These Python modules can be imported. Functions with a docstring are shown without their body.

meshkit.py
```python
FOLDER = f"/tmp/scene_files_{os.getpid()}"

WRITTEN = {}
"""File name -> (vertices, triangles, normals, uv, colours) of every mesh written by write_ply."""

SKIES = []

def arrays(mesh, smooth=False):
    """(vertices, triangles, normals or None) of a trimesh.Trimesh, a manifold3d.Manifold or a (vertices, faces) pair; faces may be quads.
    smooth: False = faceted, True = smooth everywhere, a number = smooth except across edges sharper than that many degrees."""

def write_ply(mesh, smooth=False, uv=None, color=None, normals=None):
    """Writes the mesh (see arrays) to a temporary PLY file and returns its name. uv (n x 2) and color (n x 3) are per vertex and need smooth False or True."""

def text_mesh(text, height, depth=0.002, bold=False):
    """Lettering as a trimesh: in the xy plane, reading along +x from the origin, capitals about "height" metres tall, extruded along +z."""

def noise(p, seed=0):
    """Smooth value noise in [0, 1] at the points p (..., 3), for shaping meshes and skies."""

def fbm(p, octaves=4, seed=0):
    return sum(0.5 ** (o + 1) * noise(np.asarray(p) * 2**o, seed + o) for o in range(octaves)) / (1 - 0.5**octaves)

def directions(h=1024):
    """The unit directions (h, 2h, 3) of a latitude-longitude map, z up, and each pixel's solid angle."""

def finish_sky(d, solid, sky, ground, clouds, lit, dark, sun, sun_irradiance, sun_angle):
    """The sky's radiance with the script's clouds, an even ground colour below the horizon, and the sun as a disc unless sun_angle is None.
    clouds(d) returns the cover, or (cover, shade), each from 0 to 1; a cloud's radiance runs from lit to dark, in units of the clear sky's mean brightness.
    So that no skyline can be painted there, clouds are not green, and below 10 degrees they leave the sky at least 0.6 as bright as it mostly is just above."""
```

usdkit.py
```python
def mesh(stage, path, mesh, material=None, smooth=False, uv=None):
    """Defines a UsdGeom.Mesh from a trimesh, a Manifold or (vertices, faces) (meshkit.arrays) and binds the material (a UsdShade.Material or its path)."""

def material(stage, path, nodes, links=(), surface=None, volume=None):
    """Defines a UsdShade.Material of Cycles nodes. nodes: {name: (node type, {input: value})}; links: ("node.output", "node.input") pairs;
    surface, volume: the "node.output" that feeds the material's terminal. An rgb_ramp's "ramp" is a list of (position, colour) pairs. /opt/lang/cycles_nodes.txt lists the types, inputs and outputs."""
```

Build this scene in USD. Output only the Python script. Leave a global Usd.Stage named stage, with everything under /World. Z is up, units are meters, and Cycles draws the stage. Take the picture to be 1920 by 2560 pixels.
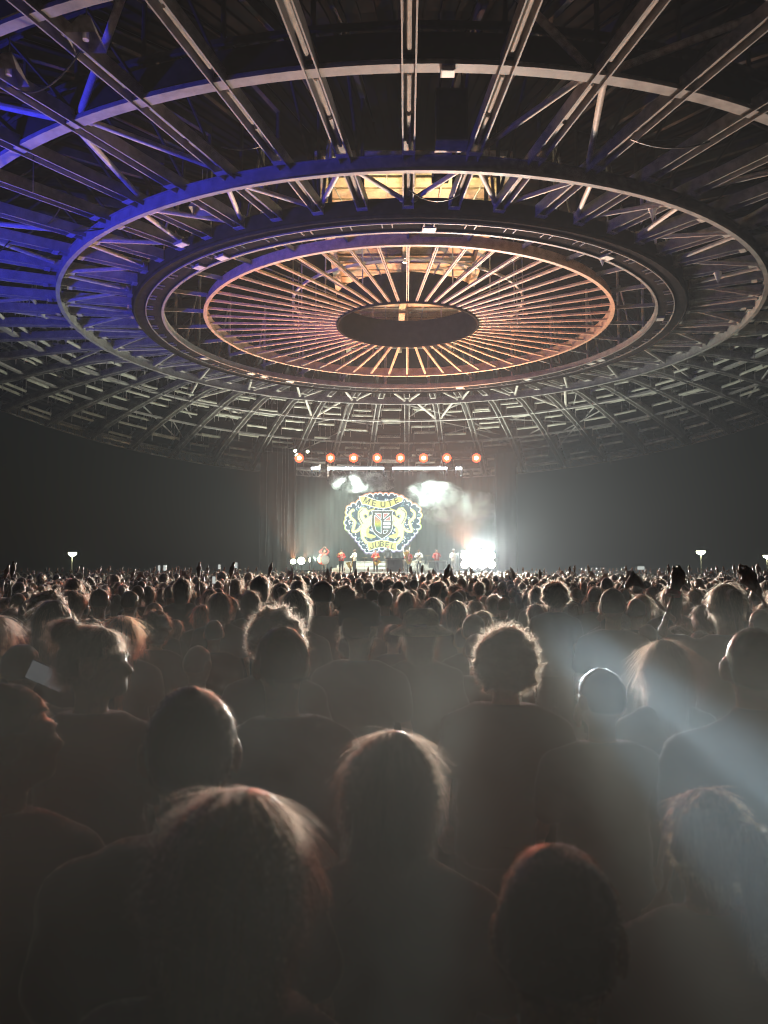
import math, random
import numpy as np, trimesh, usdkit, meshkit
from pxr import Usd, UsdGeom, UsdLux, UsdShade, Gf, Sdf, Vt
from shapely.geometry import Polygon, LineString, Point
from shapely import affinity
from shapely.ops import unary_union

stage = Usd.Stage.CreateInMemory()
UsdGeom.SetStageUpAxis(stage, 'Z'); UsdGeom.SetStageMetersPerUnit(stage, 1.0)
UsdGeom.Xform.Define(stage, '/World'); UsdGeom.Scope.Define(stage, '/World/Looks')
rng = np.random.default_rng(11); random.seed(11)

# ------------------------------------------------------------------ camera, sky, exposure
F, CZ, PITCH = 1950.0, 1.95, math.atan(145 / 1950)
cam = UsdGeom.Camera.Define(stage, '/World/camera')
cam.CreateHorizontalApertureAttr(24.0); cam.CreateVerticalApertureAttr(32.0)
cam.CreateFocalLengthAttr(24.0 * F / 1920)
cam.CreateFStopAttr(4.2); cam.CreateFocusDistanceAttr(9.0)
cam.CreateClippingRangeAttr((0.02, 2000.0)); cam.CreateExposureAttr(0.0)
cam.AddTranslateOp().Set((0, 0, CZ)); cam.AddRotateXOp().Set(90 + math.degrees(PITCH))

M = {}
def mat(name, nodes, links=(), surface=None, volume=None):
    M[name] = usdkit.material(stage, '/World/Looks/' + name, nodes, links, surface, volume); return M[name]

mat('night_sky', {'s': ('sky_texture', {'sky_type': 'single_scattering', 'sun_disc': False, 'sun_elevation': 0.02, 'sun_rotation': 2.6}),
                  'b': ('background_shader', {'strength': 0.0016})}, [('s.color', 'b.color')], surface='b.background')
dome = UsdLux.DomeLight.Define(stage, '/World/sky'); UsdShade.MaterialBindingAPI.Apply(dome.GetPrim()).Bind(M['night_sky'])
dome.GetPrim().SetCustomDataByKey('kind', 'structure')

FLOOD_L, RED_L, STRIP_L = 55.0, 60.0, 60.0          # lamp faces, radiance
WHEEL_SPOT, BLUE_SPOT, BEAM_SPOT, CROWD_SPOT, ROOF_SPOT, RED_SPOT = 14000.0, 5600.0, 140000.0, 31000.0, 3000.0, 750.0
HAZE_DENSITY, NEAR_SMOKE = 0.0009, 0.155

# ------------------------------------------------------------------ pixel helpers (measured from the photograph, used to find where things stand)
def ray(px, py):
    x, u = (px - 960) / F, (1280 - py) / F
    return np.array([x, math.cos(PITCH) - u * math.sin(PITCH), math.sin(PITCH) + u * math.cos(PITCH)])
def at_y(px, py, y):
    r = ray(px, py); return r * (y / r[1]) + [0, 0, CZ]
def at_z(px, py, z):
    r = ray(px, py); return r * ((z - CZ) / r[2]) + [0, 0, CZ]

# ------------------------------------------------------------------ mesh helpers
class MB:
    def __init__(s): s.v, s.f, s.n = [], [], 0
    def add(s, v, f):
        v = np.asarray(v, float); f = np.asarray(f, int)
        if f.shape[1] == 4: f = np.vstack([f[:, [0, 1, 2]], f[:, [0, 2, 3]]])
        s.v.append(v); s.f.append(f + s.n); s.n += len(v); return s
    def tm(s, m): return s.add(m.vertices, m.faces)
    def box(s, c, size, rz=0.0):
        c = np.asarray(c, float); h = np.asarray(size, float) / 2
        v = np.array([[x, y, z] for x in (-1, 1) for y in (-1, 1) for z in (-1, 1)], float) * h
        if rz:
            k, q = math.cos(rz), math.sin(rz); v = v @ np.array([[k, q, 0], [-q, k, 0], [0, 0, 1]])
        return s.add(v + c, [[0, 1, 3, 2], [4, 6, 7, 5], [0, 4, 5, 1], [2, 3, 7, 6], [0, 2, 6, 4], [1, 5, 7, 3]])
    def sweep(s, pts, prof, closed=False, up=(0, 0, 1), caps=True):
        """prof (k,2): sideways, up. pts (n,3)."""
        pts = np.asarray(pts, float); prof = np.asarray(prof, float); n, k = len(pts), len(prof)
        if closed: t = np.roll(pts, -1, 0) - np.roll(pts, 1, 0)
        else: t = np.gradient(pts, axis=0)
        t /= np.linalg.norm(t, axis=1, keepdims=True) + 1e-12
        upv = np.tile(np.asarray(up, float), (n, 1))
        upv[np.abs((t * upv).sum(1)) > 0.97] = (0, 1, 0)
        sd = np.cross(t, upv); sd /= np.linalg.norm(sd, axis=1, keepdims=True)
        u2 = np.cross(sd, t)
        v = pts[:, None] + prof[None, :, 0, None] * sd[:, None] + prof[None, :, 1, None] * u2[:, None]
        m = n if closed else n - 1
        i, j = np.meshgrid(np.arange(m), np.arange(k), indexing='ij'); i2, j2 = (i + 1) % n, (j + 1) % k
        q = np.stack([i * k + j, i * k + j2, i2 * k + j2, i2 * k + j], -1).reshape(-1, 4)
        s.add(v.reshape(-1, 3), q)
        if caps and not closed:
            try:
                from shapely.geometry import Polygon as P_
                tri = trimesh.creation.triangulate_polygon(P_(prof), engine='earcut')
                tv, tf = tri
                for e in (0, -1):
                    vv = pts[e] + tv[:, :1] * sd[e] + tv[:, 1:] * u2[e]
                    s.add(vv, tf if e else tf[:, ::-1])
            except Exception: pass
        return s
    def tube(s, a, b, r, n=8, r2=None):
        a, b = np.asarray(a, float), np.asarray(b, float); r2 = r if r2 is None else r2
        d = b - a; d /= np.linalg.norm(d) + 1e-12
        x = np.cross(d, (0, 0, 1) if abs(d[2]) < .95 else (0, 1, 0)); x /= np.linalg.norm(x); y = np.cross(d, x)
        g = np.arange(n) * 2 * math.pi / n; c = np.cos(g)[:, None] * x + np.sin(g)[:, None] * y
        v = np.vstack([a + c * r, b + c * r2, a[None], b[None]])
        f = []
        for i in range(n):
            j = (i + 1) % n; f += [[i, j, n + j], [i, n + j, n + i], [j, i, 2 * n], [n + i, n + j, 2 * n + 1]]
        return s.add(v, np.array(f)[:, ::-1])
    def bar(s, a, b, w, h, up=(0, 0, 1)):
        return s.sweep([a, b], [(-w / 2, -h / 2), (w / 2, -h / 2), (w / 2, h / 2), (-w / 2, h / 2)], up=up)
    def lathe(s, c, prof, n=16, axis=None):
        """prof (k,2): radius, height along axis"""
        prof = np.asarray(prof, float); k = len(prof); g = np.arange(n) * 2 * math.pi / n
        v = np.stack([prof[:, 0, None] * np.cos(g), prof[:, 0, None] * np.sin(g), np.repeat(prof[:, 1:], n, 1)], -1).reshape(-1, 3)
        if axis is not None:
            z = np.asarray(axis, float); z /= np.linalg.norm(z); x = np.cross((0, 0, 1) if abs(z[2]) < .95 else (0, 1, 0), z); x /= np.linalg.norm(x)
            v = v[:, :1] * x + v[:, 1:2] * np.cross(z, x) + v[:, 2:] * z
        i, j = np.meshgrid(np.arange(k - 1), np.arange(n), indexing='ij'); j2 = (j + 1) % n
        return s.add(v + np.asarray(c, float), np.stack([i * n + j, i * n + j2, (i + 1) * n + j2, (i + 1) * n + j], -1).reshape(-1, 4))
    def poly(s, p, to3, depth=0.0):
        for g in getattr(p, 'geoms', [p]):
            if g.is_empty or g.geom_type != 'Polygon' or g.area < 1e-9: continue
            v, f = trimesh.creation.triangulate_polygon(g, engine='earcut')
            s.add(to3(v), f)
        return s
    def get(s): return np.vstack(s.v), np.vstack(s.f)

COUNT = {}
def numbered(parent, name):
    k = (parent, name); c = COUNT.get(k, 0); COUNT[k] = c + 1
    return f'{parent}/{name}' + (f'_{c:03d}' if c else '')
def keys(p, label=None, cat=None, group=None, kind=None):
    for k, v in (('label', label), ('category', cat), ('group', group), ('kind', kind)):
        if v: p.SetCustomDataByKey(k, v)
    return p
def thing(name, label, cat, group=None, loc=(0, 0, 0), rz=0.0, sc=1.0, kind=None):
    x = UsdGeom.Xform.Define(stage, numbered('/World', name))
    x.AddTranslateOp().Set(Gf.Vec3d(*map(float, loc)))
    if rz: x.AddRotateZOp().Set(math.degrees(rz))
    if sc != 1.0: x.AddScaleOp().Set(Gf.Vec3f(sc, sc, sc))
    return keys(x.GetPrim(), label, cat, group, kind)
def part(parent, name, mb, m, smooth=False, label=None, kind=None):
    root = str(parent.GetPath()) if parent is not None else '/World'
    p = usdkit.mesh(stage, numbered(root, name), mb.get() if isinstance(mb, MB) else mb, M[m], smooth)
    pr = p.GetPrim()
    if label or kind: keys(pr, label, None, None, kind)
    return pr
def solo(name, mb, m, label, cat, group=None, kind=None, smooth=False):
    return keys(part(None, name, mb, m, smooth), label, cat, group, kind)
def copies(src, name, label, cat, group, loc, rz=0.0, sc=1.0):
    o = thing(name, label, cat, group, loc, rz, sc); o.GetReferences().AddInternalReference(src); o.SetInstanceable(True); return o

# ------------------------------------------------------------------ materials
def paint(name, col, rough=0.5, spread=0.25, scale=3.0, metal=0.0, bump=0.0, spec=0.4):
    d = [c * (1 - spread) for c in col]; l = [min(1, c * (1 + spread)) for c in col]
    nodes = {'g': ('geometry', {}), 'n': ('noise_texture', {'scale': scale, 'detail': 5.0, 'roughness': 0.65}), 'r': ('rgb_ramp', {'ramp': [(0.3, d), (0.7, l)]}),
             'q': ('map_range', {'from_min': 0.3, 'from_max': 0.7, 'to_min': max(.05, rough - .12), 'to_max': min(1, rough + .12)}),
             'p': ('principled_bsdf', {'metallic': metal, 'specular_ior_level': spec})}
    links = [('g.position', 'n.vector'), ('n.fac', 'r.fac'), ('n.fac', 'q.value'), ('r.color', 'p.base_color'), ('q.result', 'p.roughness')]
    if bump:
        nodes['b'] = ('bump', {'strength': bump, 'distance': 0.01}); links += [('n.fac', 'b.height'), ('b.normal', 'p.normal')]
    return mat(name, nodes, links, surface='p.BSDF')
def emit(name, col, strength):
    return mat(name, {'e': ('emission', {'color': col, 'strength': strength})}, (), surface='e.emission')
def per_object(name, ramp, rough=0.7, sheen=0.0, scale=40.0):
    """cloth, skin or hair whose tone differs from one copy to the next"""
    return mat(name, {'o': ('object_info', {}), 'r': ('rgb_ramp', {'ramp': ramp}), 't': ('texture_coordinate', {}), 'n': ('noise_texture', {'scale': scale, 'detail': 4.0}),
                      'm': ('mix', {'mix_type': 'multiply', 'fac': 0.5}), 'p': ('principled_bsdf', {'roughness': rough, 'sheen_weight': sheen, 'sheen_roughness': 0.4}),
                      'b': ('bump', {'strength': 0.4, 'distance': 0.004})},
               [('o.random', 'r.fac'), ('t.object', 'n.vector'), ('r.color', 'm.color1'), ('n.color', 'm.color2'), ('m.color', 'p.base_color'), ('n.fac', 'b.height'), ('b.normal', 'p.normal')], surface='p.BSDF')

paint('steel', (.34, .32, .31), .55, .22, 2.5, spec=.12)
paint('steel_pale', (.55, .5, .46), .55, .2, 4.0, spec=.12)
paint('steel_warm', (.62, .44, .33), .55, .2, 4.0, spec=.12)  # orange wash light tinted into the spoke and rim colour
paint('tube_pale', (.5, .48, .42), .55, .2, 2.0, spec=.15)
paint('steel_dark', (.035, .033, .034), .9, .3, 3.0, spec=0.0)
paint('black_metal', (.022, .022, .024), .45, .3, 6.0)
paint('deck_metal', (.009, .009, .010), .9, .3, 1.0, spec=0.0)
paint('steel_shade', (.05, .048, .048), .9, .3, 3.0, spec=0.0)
paint('wood_slat', (.42, .33, .22), .6, .3, 5.0, bump=.3)
paint('grass_ground', (.05, .055, .035), .9, .4, 2.0, bump=.6)
paint('curtain', (.010, .010, .011), .9, .3, 1.5)
paint('stage_floor', (.1, .1, .1), .5, .3, 2.0)
paint('white_paint', (.75, .75, .72), .5, .1, 4.0)
paint('brass', (.75, .5, .14), .28, .15, 9.0, metal=1.0)
paint('drum_shell', (.7, .68, .62), .4, .1, 9.0)
paint('screen_black', (.012, .012, .013), .3, .3, 3.0)
paint('wire', (.25, .25, .26), .5, .2, 3.0)
paint('foliage_dark', (.02, .028, .016), .9, .5, .8)

# ------------------------------------------------------------------ air
vol = lambda n, col, dens, an: mat(n, {'v': ('principled_volume', {'color': col, 'density': dens, 'anisotropy': an})}, (), volume='v.volume')
vol('haze_air', (.80, .90, 1.0), HAZE_DENSITY, .42)
hb = MB().box((0, 60, 34.5), (560, 560, 71)); solo('haze', hb, 'haze_air', 'thin stage haze filling the night air around the canopy', 'haze', kind='stuff')

# ------------------------------------------------------------------ ground
g = MB()
xs = np.linspace(-250, 250, 81); ys = np.linspace(-190, 310, 81); gx, gy = np.meshgrid(xs, ys, indexing='ij')
gz = 0.06 * (meshkit.noise(np.stack([gx * .11, gy * .11, gx * 0], -1)) - .5); i, j = np.meshgrid(np.arange(80), np.arange(80), indexing='ij')
g.add(np.stack([gx, gy, gz], -1).reshape(-1, 3), np.stack([i * 81 + j, (i + 1) * 81 + j, (i + 1) * 81 + j + 1, i * 81 + j + 1], -1).reshape(-1, 4))
solo('ground', g, 'grass_ground', None, None, kind='structure', smooth=True)

# ------------------------------------------------------------------ canopy roof
CX, CY, HR, NB, ROT = 1.1, 35.9, 13.43, 54, math.radians(-1.6)
RIM = 27.0
def pol(r, a, z=0.0): return np.array([CX + r * math.sin(a), CY - r * math.cos(a), z])
def chord_z(r, a):
    y = CY - r * math.cos(a); t = min(1.0, max(0.0, (r - 16) / 11))
    return HR - .155 * max(0.0, y - 37.0) * t
def P(r, a, dz=0.0): return pol(r, a, chord_z(r, a) + dz)
def over(r): return 3.9 if r < 15.5 else 3.9 + (r - 15.5) / 11.5 * (-3.1)
ANG = [ROT + k * 2 * math.pi / NB for k in range(NB)]
STEP = 2 * math.pi / NB
def ring_pts(r, dz=0.0, n=216): return np.array([P(r, ROT + 2 * math.pi * k / n, dz) for k in range(n)])
def I_prof(w, h, tf=.03, tw=.02):
    a, b = w / 2, h / 2
    return [(-a, -b), (a, -b), (a, -b + tf), (tw, -b + tf), (tw, b - tf), (a, b - tf), (a, b), (-a, b), (-a, b - tf), (-tw, b - tf), (-tw, -b + tf), (-a, -b + tf)]
NEAR = lambda a: math.cos(a) > 0.1
R_ = lambda w, h: [(-w / 2, -h / 2), (w / 2, -h / 2), (w / 2, h / 2), (-w / 2, h / 2)]
roof = thing('canopy_roof', 'round steel canopy of radial beams and rings over the crowd, spoked wheel at its middle', 'canopy')
for k, a in enumerate(ANG):
    rs = [12.35, 15.0, 17, 19.0, 21.5, 24.5, RIM]
    b = MB(); pts = [P(r, a, .0) for r in rs]
    for s_ in (-1, 1): b.sweep([p + s_ * .155 * np.array([math.cos(a), math.sin(a), 0]) for p in pts], [(-.02, -.22), (.02, -.22), (.02, .14), (-.02, .14)])
    o = part(roof, 'radial_beam', b, 'steel')
    part(o, 'web', MB().sweep([p + [0, 0, .1] for p in pts], R_(.26, .03)), 'steel' if NEAR(a) else 'steel_shade')  # far webs in darker paint, recess shade put into the colour
    if NEAR(a):
        t = MB()
        for r0, r1 in ((12.9, 14.3), (15.8, 17.1), (17.3, 18.7), (19.6, 21.6)):
            t.tube(P(r0, a, -.05), P(r1, a, -.05), .06, 7)
        part(o, 'light_tube', t, 'steel_pale')
    e = MB()
    for r in (12.42, 14.72, 15.6): e.sweep([P(r - .1, a, -.235), P(r + .1, a, -.235)], R_(.36, .02))
    part(o, 'end_plate', e, 'steel_pale')
    # upper chord and posts, dark, carry the skin
    q = MB(); q.sweep([P(r, a, over(r) - .35) for r in (12.35, 15.5, 20, 24, RIM)], R_(.16, .3))
    for r in (12.35, 19.0): q.tube(P(r, a, .1), P(r, a, over(r) - .4), .06, 6)
    for r0, r1 in ((12.35, 15.5), (19.0, 15.5), (19.0, 22.5)): q.tube(P(r0, a, .15), P(r1, a, over(r1) - .4), .05, 6)
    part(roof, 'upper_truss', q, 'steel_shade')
# rings
rb = lambda name, r, prof, m, dz=0.0, n=216: part(roof, name, MB().sweep(ring_pts(r, dz, n), prof, closed=True), m)
rb('ring_beam', 19.05, R_(.32, .12), 'steel', -.10)
rb('ring_beam', 19.15, R_(.05, .6), 'steel_dark', .32)
rb('ring_beam', 22.25, R_(.26, .1), 'steel', -.10)
rb('ring_beam', 22.33, R_(.05, .6), 'steel_dark', .32)
rb('ring_beam', 15.15, I_prof(.16, .46, .025, .015), 'steel', -.30)
rb('fascia_ring', 12.28, R_(.06, .5), 'steel_dark', -.12)
rb('walkway', 11.68, R_(1.14, .06), 'steel_dark', -.36)
rb('walkway_edge', 11.06, I_prof(.10, .28, .03, .012), 'steel', -.30)
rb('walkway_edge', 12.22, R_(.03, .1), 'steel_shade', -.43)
hr = MB().sweep(ring_pts(11.75, -.43), R_(.04, .05), closed=True)
for k in range(NB):
    for d in (-.0035, .0035):
        aa = ROT + (k + .5) * STEP + d * 4; hr.bar(P(11.75, aa, -.43), P(11.45, aa, -.43), .03, .04)
part(roof, 'handrail', hr, 'steel')
# posts and frames between walkway and deck
for k in range(0, NB, 2):
    a = ANG[k]; f = MB()
    f.tube(P(11.2, a, -.2), P(11.2, a, 3.7), .07, 6); f.tube(P(12.1, a, -.2), P(11.3, a, 3.0), .05, 6); f.bar(P(9.3, a, .2), P(12.2, a, .2), .08, .16)
    part(roof, 'walkway_frame', f, 'steel')
# v struts and zigzag bracing
for k in range(1, NB, 2):
    for s in (-1, 1):
        b = MB(); top = P(15.0, ANG[k] + s * .012, -.28); foot = P(12.5, ANG[(k + s) % NB] - s * .012, -.02)
        b.tube(top, foot, .075, 9); b.tube(top, top + (foot - top) * .04, .11, 9); b.tube(foot, foot + (top - foot) * .04, .11, 9)
        part(roof, 'strut', b, 'steel_pale', smooth=40)
for k in range(2, NB, 4):
    for s in (-1, 1):
        b = MB(); n0 = P(18.9, ANG[k] + s * .012, .02); n1 = P(15.4, ANG[(k + s) % NB] - s * .012, .02)
        b.tube(n0, n1, .085, 9); b.tube(n0, n0 + (n1 - n0) * .05, .12, 9)
        part(roof, 'brace', b, 'steel_pale', smooth=40)
        b = MB(); n1 = P(22.2, ANG[(k + 2 * s) % NB], 1.3); n0 = P(19.1, ANG[k] + s * .015, .05)
        b.tube(n0, n1, .095, 9); part(roof, 'brace', b, 'steel_pale', smooth=40)
# purlins, one tube to a bay, alternately stepped
hang = MB(); rj = random.Random(4)
RADII = (16.4, 17.6, 18.4, 20.0, 21.2, 23.0, 24.2, 25.4, 26.5)
for k in range(NB):
    am = ANG[k] + STEP / 2
    for ri, r in enumerate(RADII if math.cos(am) < .3 else ()):
        rr = r + (.3 if (k + ri) % 2 else -.25) + rj.uniform(-.3, .3); a0, a1 = ANG[k] + .012 + rj.uniform(0, .02), ANG[k] + STEP - .012 - rj.uniform(0, .02)
        b = MB(); dz = rj.uniform(-.15, .3)
        p0, p1 = P(rr, a0, dz), P(rr, a1, dz); b.tube(p0, p1, .085, 8)
        part(roof, 'purlin', b, 'tube_pale', smooth=40)
        hang.tube(p0, p0 + [0, 0, .9], .025, 5); hang.tube(p1, p1 - [0, 0, .5], .025, 5)
        for q in (.3, .65):
            pm = p0 + (p1 - p0) * q
            if (k + ri) % 3 == 0: hang.tube(pm, pm + [0, 0, .8], .02, 5)
part(roof, 'hanger', hang, 'steel', kind='stuff')
up = MB()
for r in (18.9, 20.9, 22.6, 24.6, 25.8):
    for k in range(NB):
        for h, dr in ((1.0, .0), (.65, .5)): up.bar(P(r + dr, ANG[k], h if r < 24 else h * .55), P(r + dr, ANG[k] + STEP, h if r < 24 else h * .55), .1, .12)
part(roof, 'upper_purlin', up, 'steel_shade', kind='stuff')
for k, a in enumerate(ANG):
    d = MB(); rr = [9.0, 12.3, 15.5, 20, 24, RIM + .5]
    A = [[P(r, a + .004, over(r)), P(r, a + STEP - .004, over(r))] for r in rr]
    for q in range(len(rr) - 1):
        v = np.array([A[q][0], A[q][1], A[q + 1][1], A[q + 1][0]]); v2 = v + [0, 0, .08]
        d.add(np.vstack([v, v2]), [[0, 1, 2, 3], [4, 7, 6, 5], [0, 4, 5, 1], [1, 5, 6, 2], [2, 6, 7, 3], [3, 7, 4, 0]])
    for q in range(1, 4):   # standing ribs under the sheet
        aa = a + STEP * q / 4; d.sweep([P(r, aa, over(r) - .05) for r in rr], R_(.05, .1))
    part(roof, 'deck_panel', d, 'deck_metal')
    e = MB(); c0 = [P(RIM, a + STEP * q / 6, -.12) for q in range(7)]; c1 = [p + [0, 0, .55] for p in c0]; c2 = [P(RIM - .5, a + STEP * q / 6, .2) for q in range(7)]
    for q in range(6):
        for c in (c0, c1, c2): e.tube(c[q], c[q + 1], .045, 6)
        e.tube(c0[q], c1[q + 1], .025, 5); e.tube(c0[q], c1[q], .025, 5); e.tube(c0[q], c2[q + 1], .02, 5)
    part(roof, 'edge_truss', e, 'steel')
# cables slung between the beams, and loose diagonals under the far skin
rc_ = random.Random(9)
for q in range(34):
    k = rc_.randrange(NB); a0, a1 = ANG[k], ANG[k] + STEP * rc_.choice((1, 1, 2)); r0 = rc_.uniform(13, 22); r1 = r0 + rc_.uniform(-1.2, 1.2); sag = rc_.uniform(.1, .5); zz = rc_.uniform(-.2, .6)
    pts = [P(r0, a0, zz) * (1 - t) + P(r1, a1, zz) * t - [0, 0, sag * 4 * t * (1 - t)] for t in np.linspace(0, 1, 9)]
    part(roof, 'cable', MB().sweep(pts, R_(.03, .03)), 'black_metal')
for q in range(40):
    k = rc_.randrange(14, 41); r0 = rc_.uniform(15.5, 22); zz = rc_.uniform(-.1, .5); w_ = rc_.choice((-1, 1, 1, 2, -2))
    part(roof, 'diagonal', MB().tube(P(r0, ANG[k], zz), P(r0 + rc_.uniform(2, 4.5), ANG[k] + STEP * w_, zz + .2), rc_.uniform(.03, .06), 6), 'steel')
part(roof, 'inner_deck', MB().lathe((CX, CY, HR + 4.3), [(0.01, 0), (9.4, 0), (9.4, .1), (.01, .1)], 54), 'deck_metal')
# spoked wheel
wheel = UsdGeom.Xform.Define(stage, '/World/canopy_roof/spoked_wheel').GetPrim()
for k, a in enumerate(ANG):
    b = MB(); s = np.array([math.cos(a), math.sin(a), 0]) * .036
    for g_ in (-1, 1): b.bar(P(3.3, a) + g_ * s, P(9.2, a) + g_ * s, .038, .09)
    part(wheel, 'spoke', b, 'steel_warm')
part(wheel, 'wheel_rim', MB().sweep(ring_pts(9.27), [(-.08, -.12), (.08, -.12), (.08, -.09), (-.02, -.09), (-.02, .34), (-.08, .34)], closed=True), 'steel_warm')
part(wheel, 'hub', MB().lathe((CX, CY, HR), [(3.24, -.1), (3.34, -.1), (3.34, 1.25), (3.24, 1.25), (3.24, -.1)], 72), 'steel_dark')
hb2 = MB().lathe((CX, CY, HR), [(5.3, .9), (5.4, .9), (5.4, 1.0), (5.3, 1.0), (5.3, .9)], 72); part(wheel, 'tie_ring', hb2, 'steel_pale')
hb3 = MB()
for k in range(0, NB, 3): hb3.tube(P(3.3, ANG[k], 1.2), P(9.2, ANG[k], 3.3), .03, 6); hb3.tube(P(5.35, ANG[k], 0), P(5.35, ANG[k], 3.2), .03, 6)
part(wheel, 'tie_rod', hb3, 'steel')
# wooden skylight box running along the axis above the wheel
sky_t = UsdGeom.Xform.Define(stage, '/World/canopy_roof/skylight_box').GetPrim()
X0, X1, Y0, Y1, ZS = -2.3, 4.4, 26.6, 50.5, HR + 3.35
y = Y0
while y < Y1:
    part(sky_t, 'slat', MB().box(((X0 + X1) / 2, y + .44, ZS + .03 * ((y * 7) % 1)), (X1 - X0, .76, .05)), 'wood_slat'); y += .92
for x in (X0, (X0 + X1) / 2 - .05, X1): part(sky_t, 'beam', MB().box((x, (Y0 + Y1) / 2, ZS - .32), (.34, Y1 - Y0, .5)), 'wood_slat')
for y in (Y0, 31.2, 36.0, 41.0, 45.8, Y1): part(sky_t, 'cross_beam', MB().box(((X0 + X1) / 2, y, ZS - .16), (X1 - X0 + .3, .12, .2)), 'steel')
for x in (X0 - .25, X1 + .25): part(sky_t, 'side_panel', MB().box((x, (Y0 + Y1) / 2, ZS + .1), (.06, Y1 - Y0, .8)), 'deck_metal')
for x in (.1, 2.2): part(sky_t, 'mullion', MB().box((x, (Y0 + Y1) / 2, ZS - .06), (.05, Y1 - Y0, .08)), 'steel')

# ------------------------------------------------------------------ lamps
def spot(path, pos, target, intensity, col, cone, soft=.3, rad=.06):
    l = UsdLux.SphereLight.Define(stage, path); l.CreateRadiusAttr(rad); l.CreateIntensityAttr(intensity); l.CreateColorAttr(Gf.Vec3f(*col)); l.CreateNormalizeAttr(True)
    sh = UsdLux.ShapingAPI.Apply(l.GetPrim()); sh.CreateShapingConeAngleAttr(cone); sh.CreateShapingConeSoftnessAttr(soft)
    d = np.asarray(target, float) - np.asarray(pos, float)
    m = Gf.Matrix4d(); m.SetLookAt(Gf.Vec3d(*map(float, pos)), Gf.Vec3d(*map(float, target)), Gf.Vec3d(0, 0, 1) if abs(d[2]) < .98 * np.linalg.norm(d) else Gf.Vec3d(0, 1, 0))
    UsdGeom.Xformable(l).AddTransformOp().Set(m.GetInverse()); return l

def can_lamp(parent, pos, target, r, lens, body='black_metal', depth=.35):
    pos = np.asarray(pos, float); d = np.asarray(target, float) - pos; d /= np.linalg.norm(d)
    part(parent, 'housing', MB().lathe(pos, [(.01, -depth), (r * .7, -depth), (r * 1.05, -depth * .5), (r * 1.12, 0.02), (r * 1.02, .02), (r * 1.0, -.02)], 14, d), body, smooth=40)
    part(parent, 'lens', MB().lathe(pos, [(.004, -.004), (r * .5, .004), (r, -.012)], 14, d), lens)

emit('lamp_white_hot', (1.0, .86, .6), FLOOD_L)
emit('lamp_red', (1.0, .07, .025), 5.0); emit('lamp_core', (1, .5, .3), 14.0)  # wide red lens round a hot core paints the bloom halo
emit('lamp_strip', (.9, .97, 1.0), STRIP_L)
emit('lamp_warm', (1.0, .8, .45), 900.0)
emit('lamp_street', (.9, 1.0, .6), 60.0)
emit('lamp_bulb', (1.0, .7, .4), 60.0)
emit('lamp_yellow', (1.0, .88, .45), 220.0)

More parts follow.
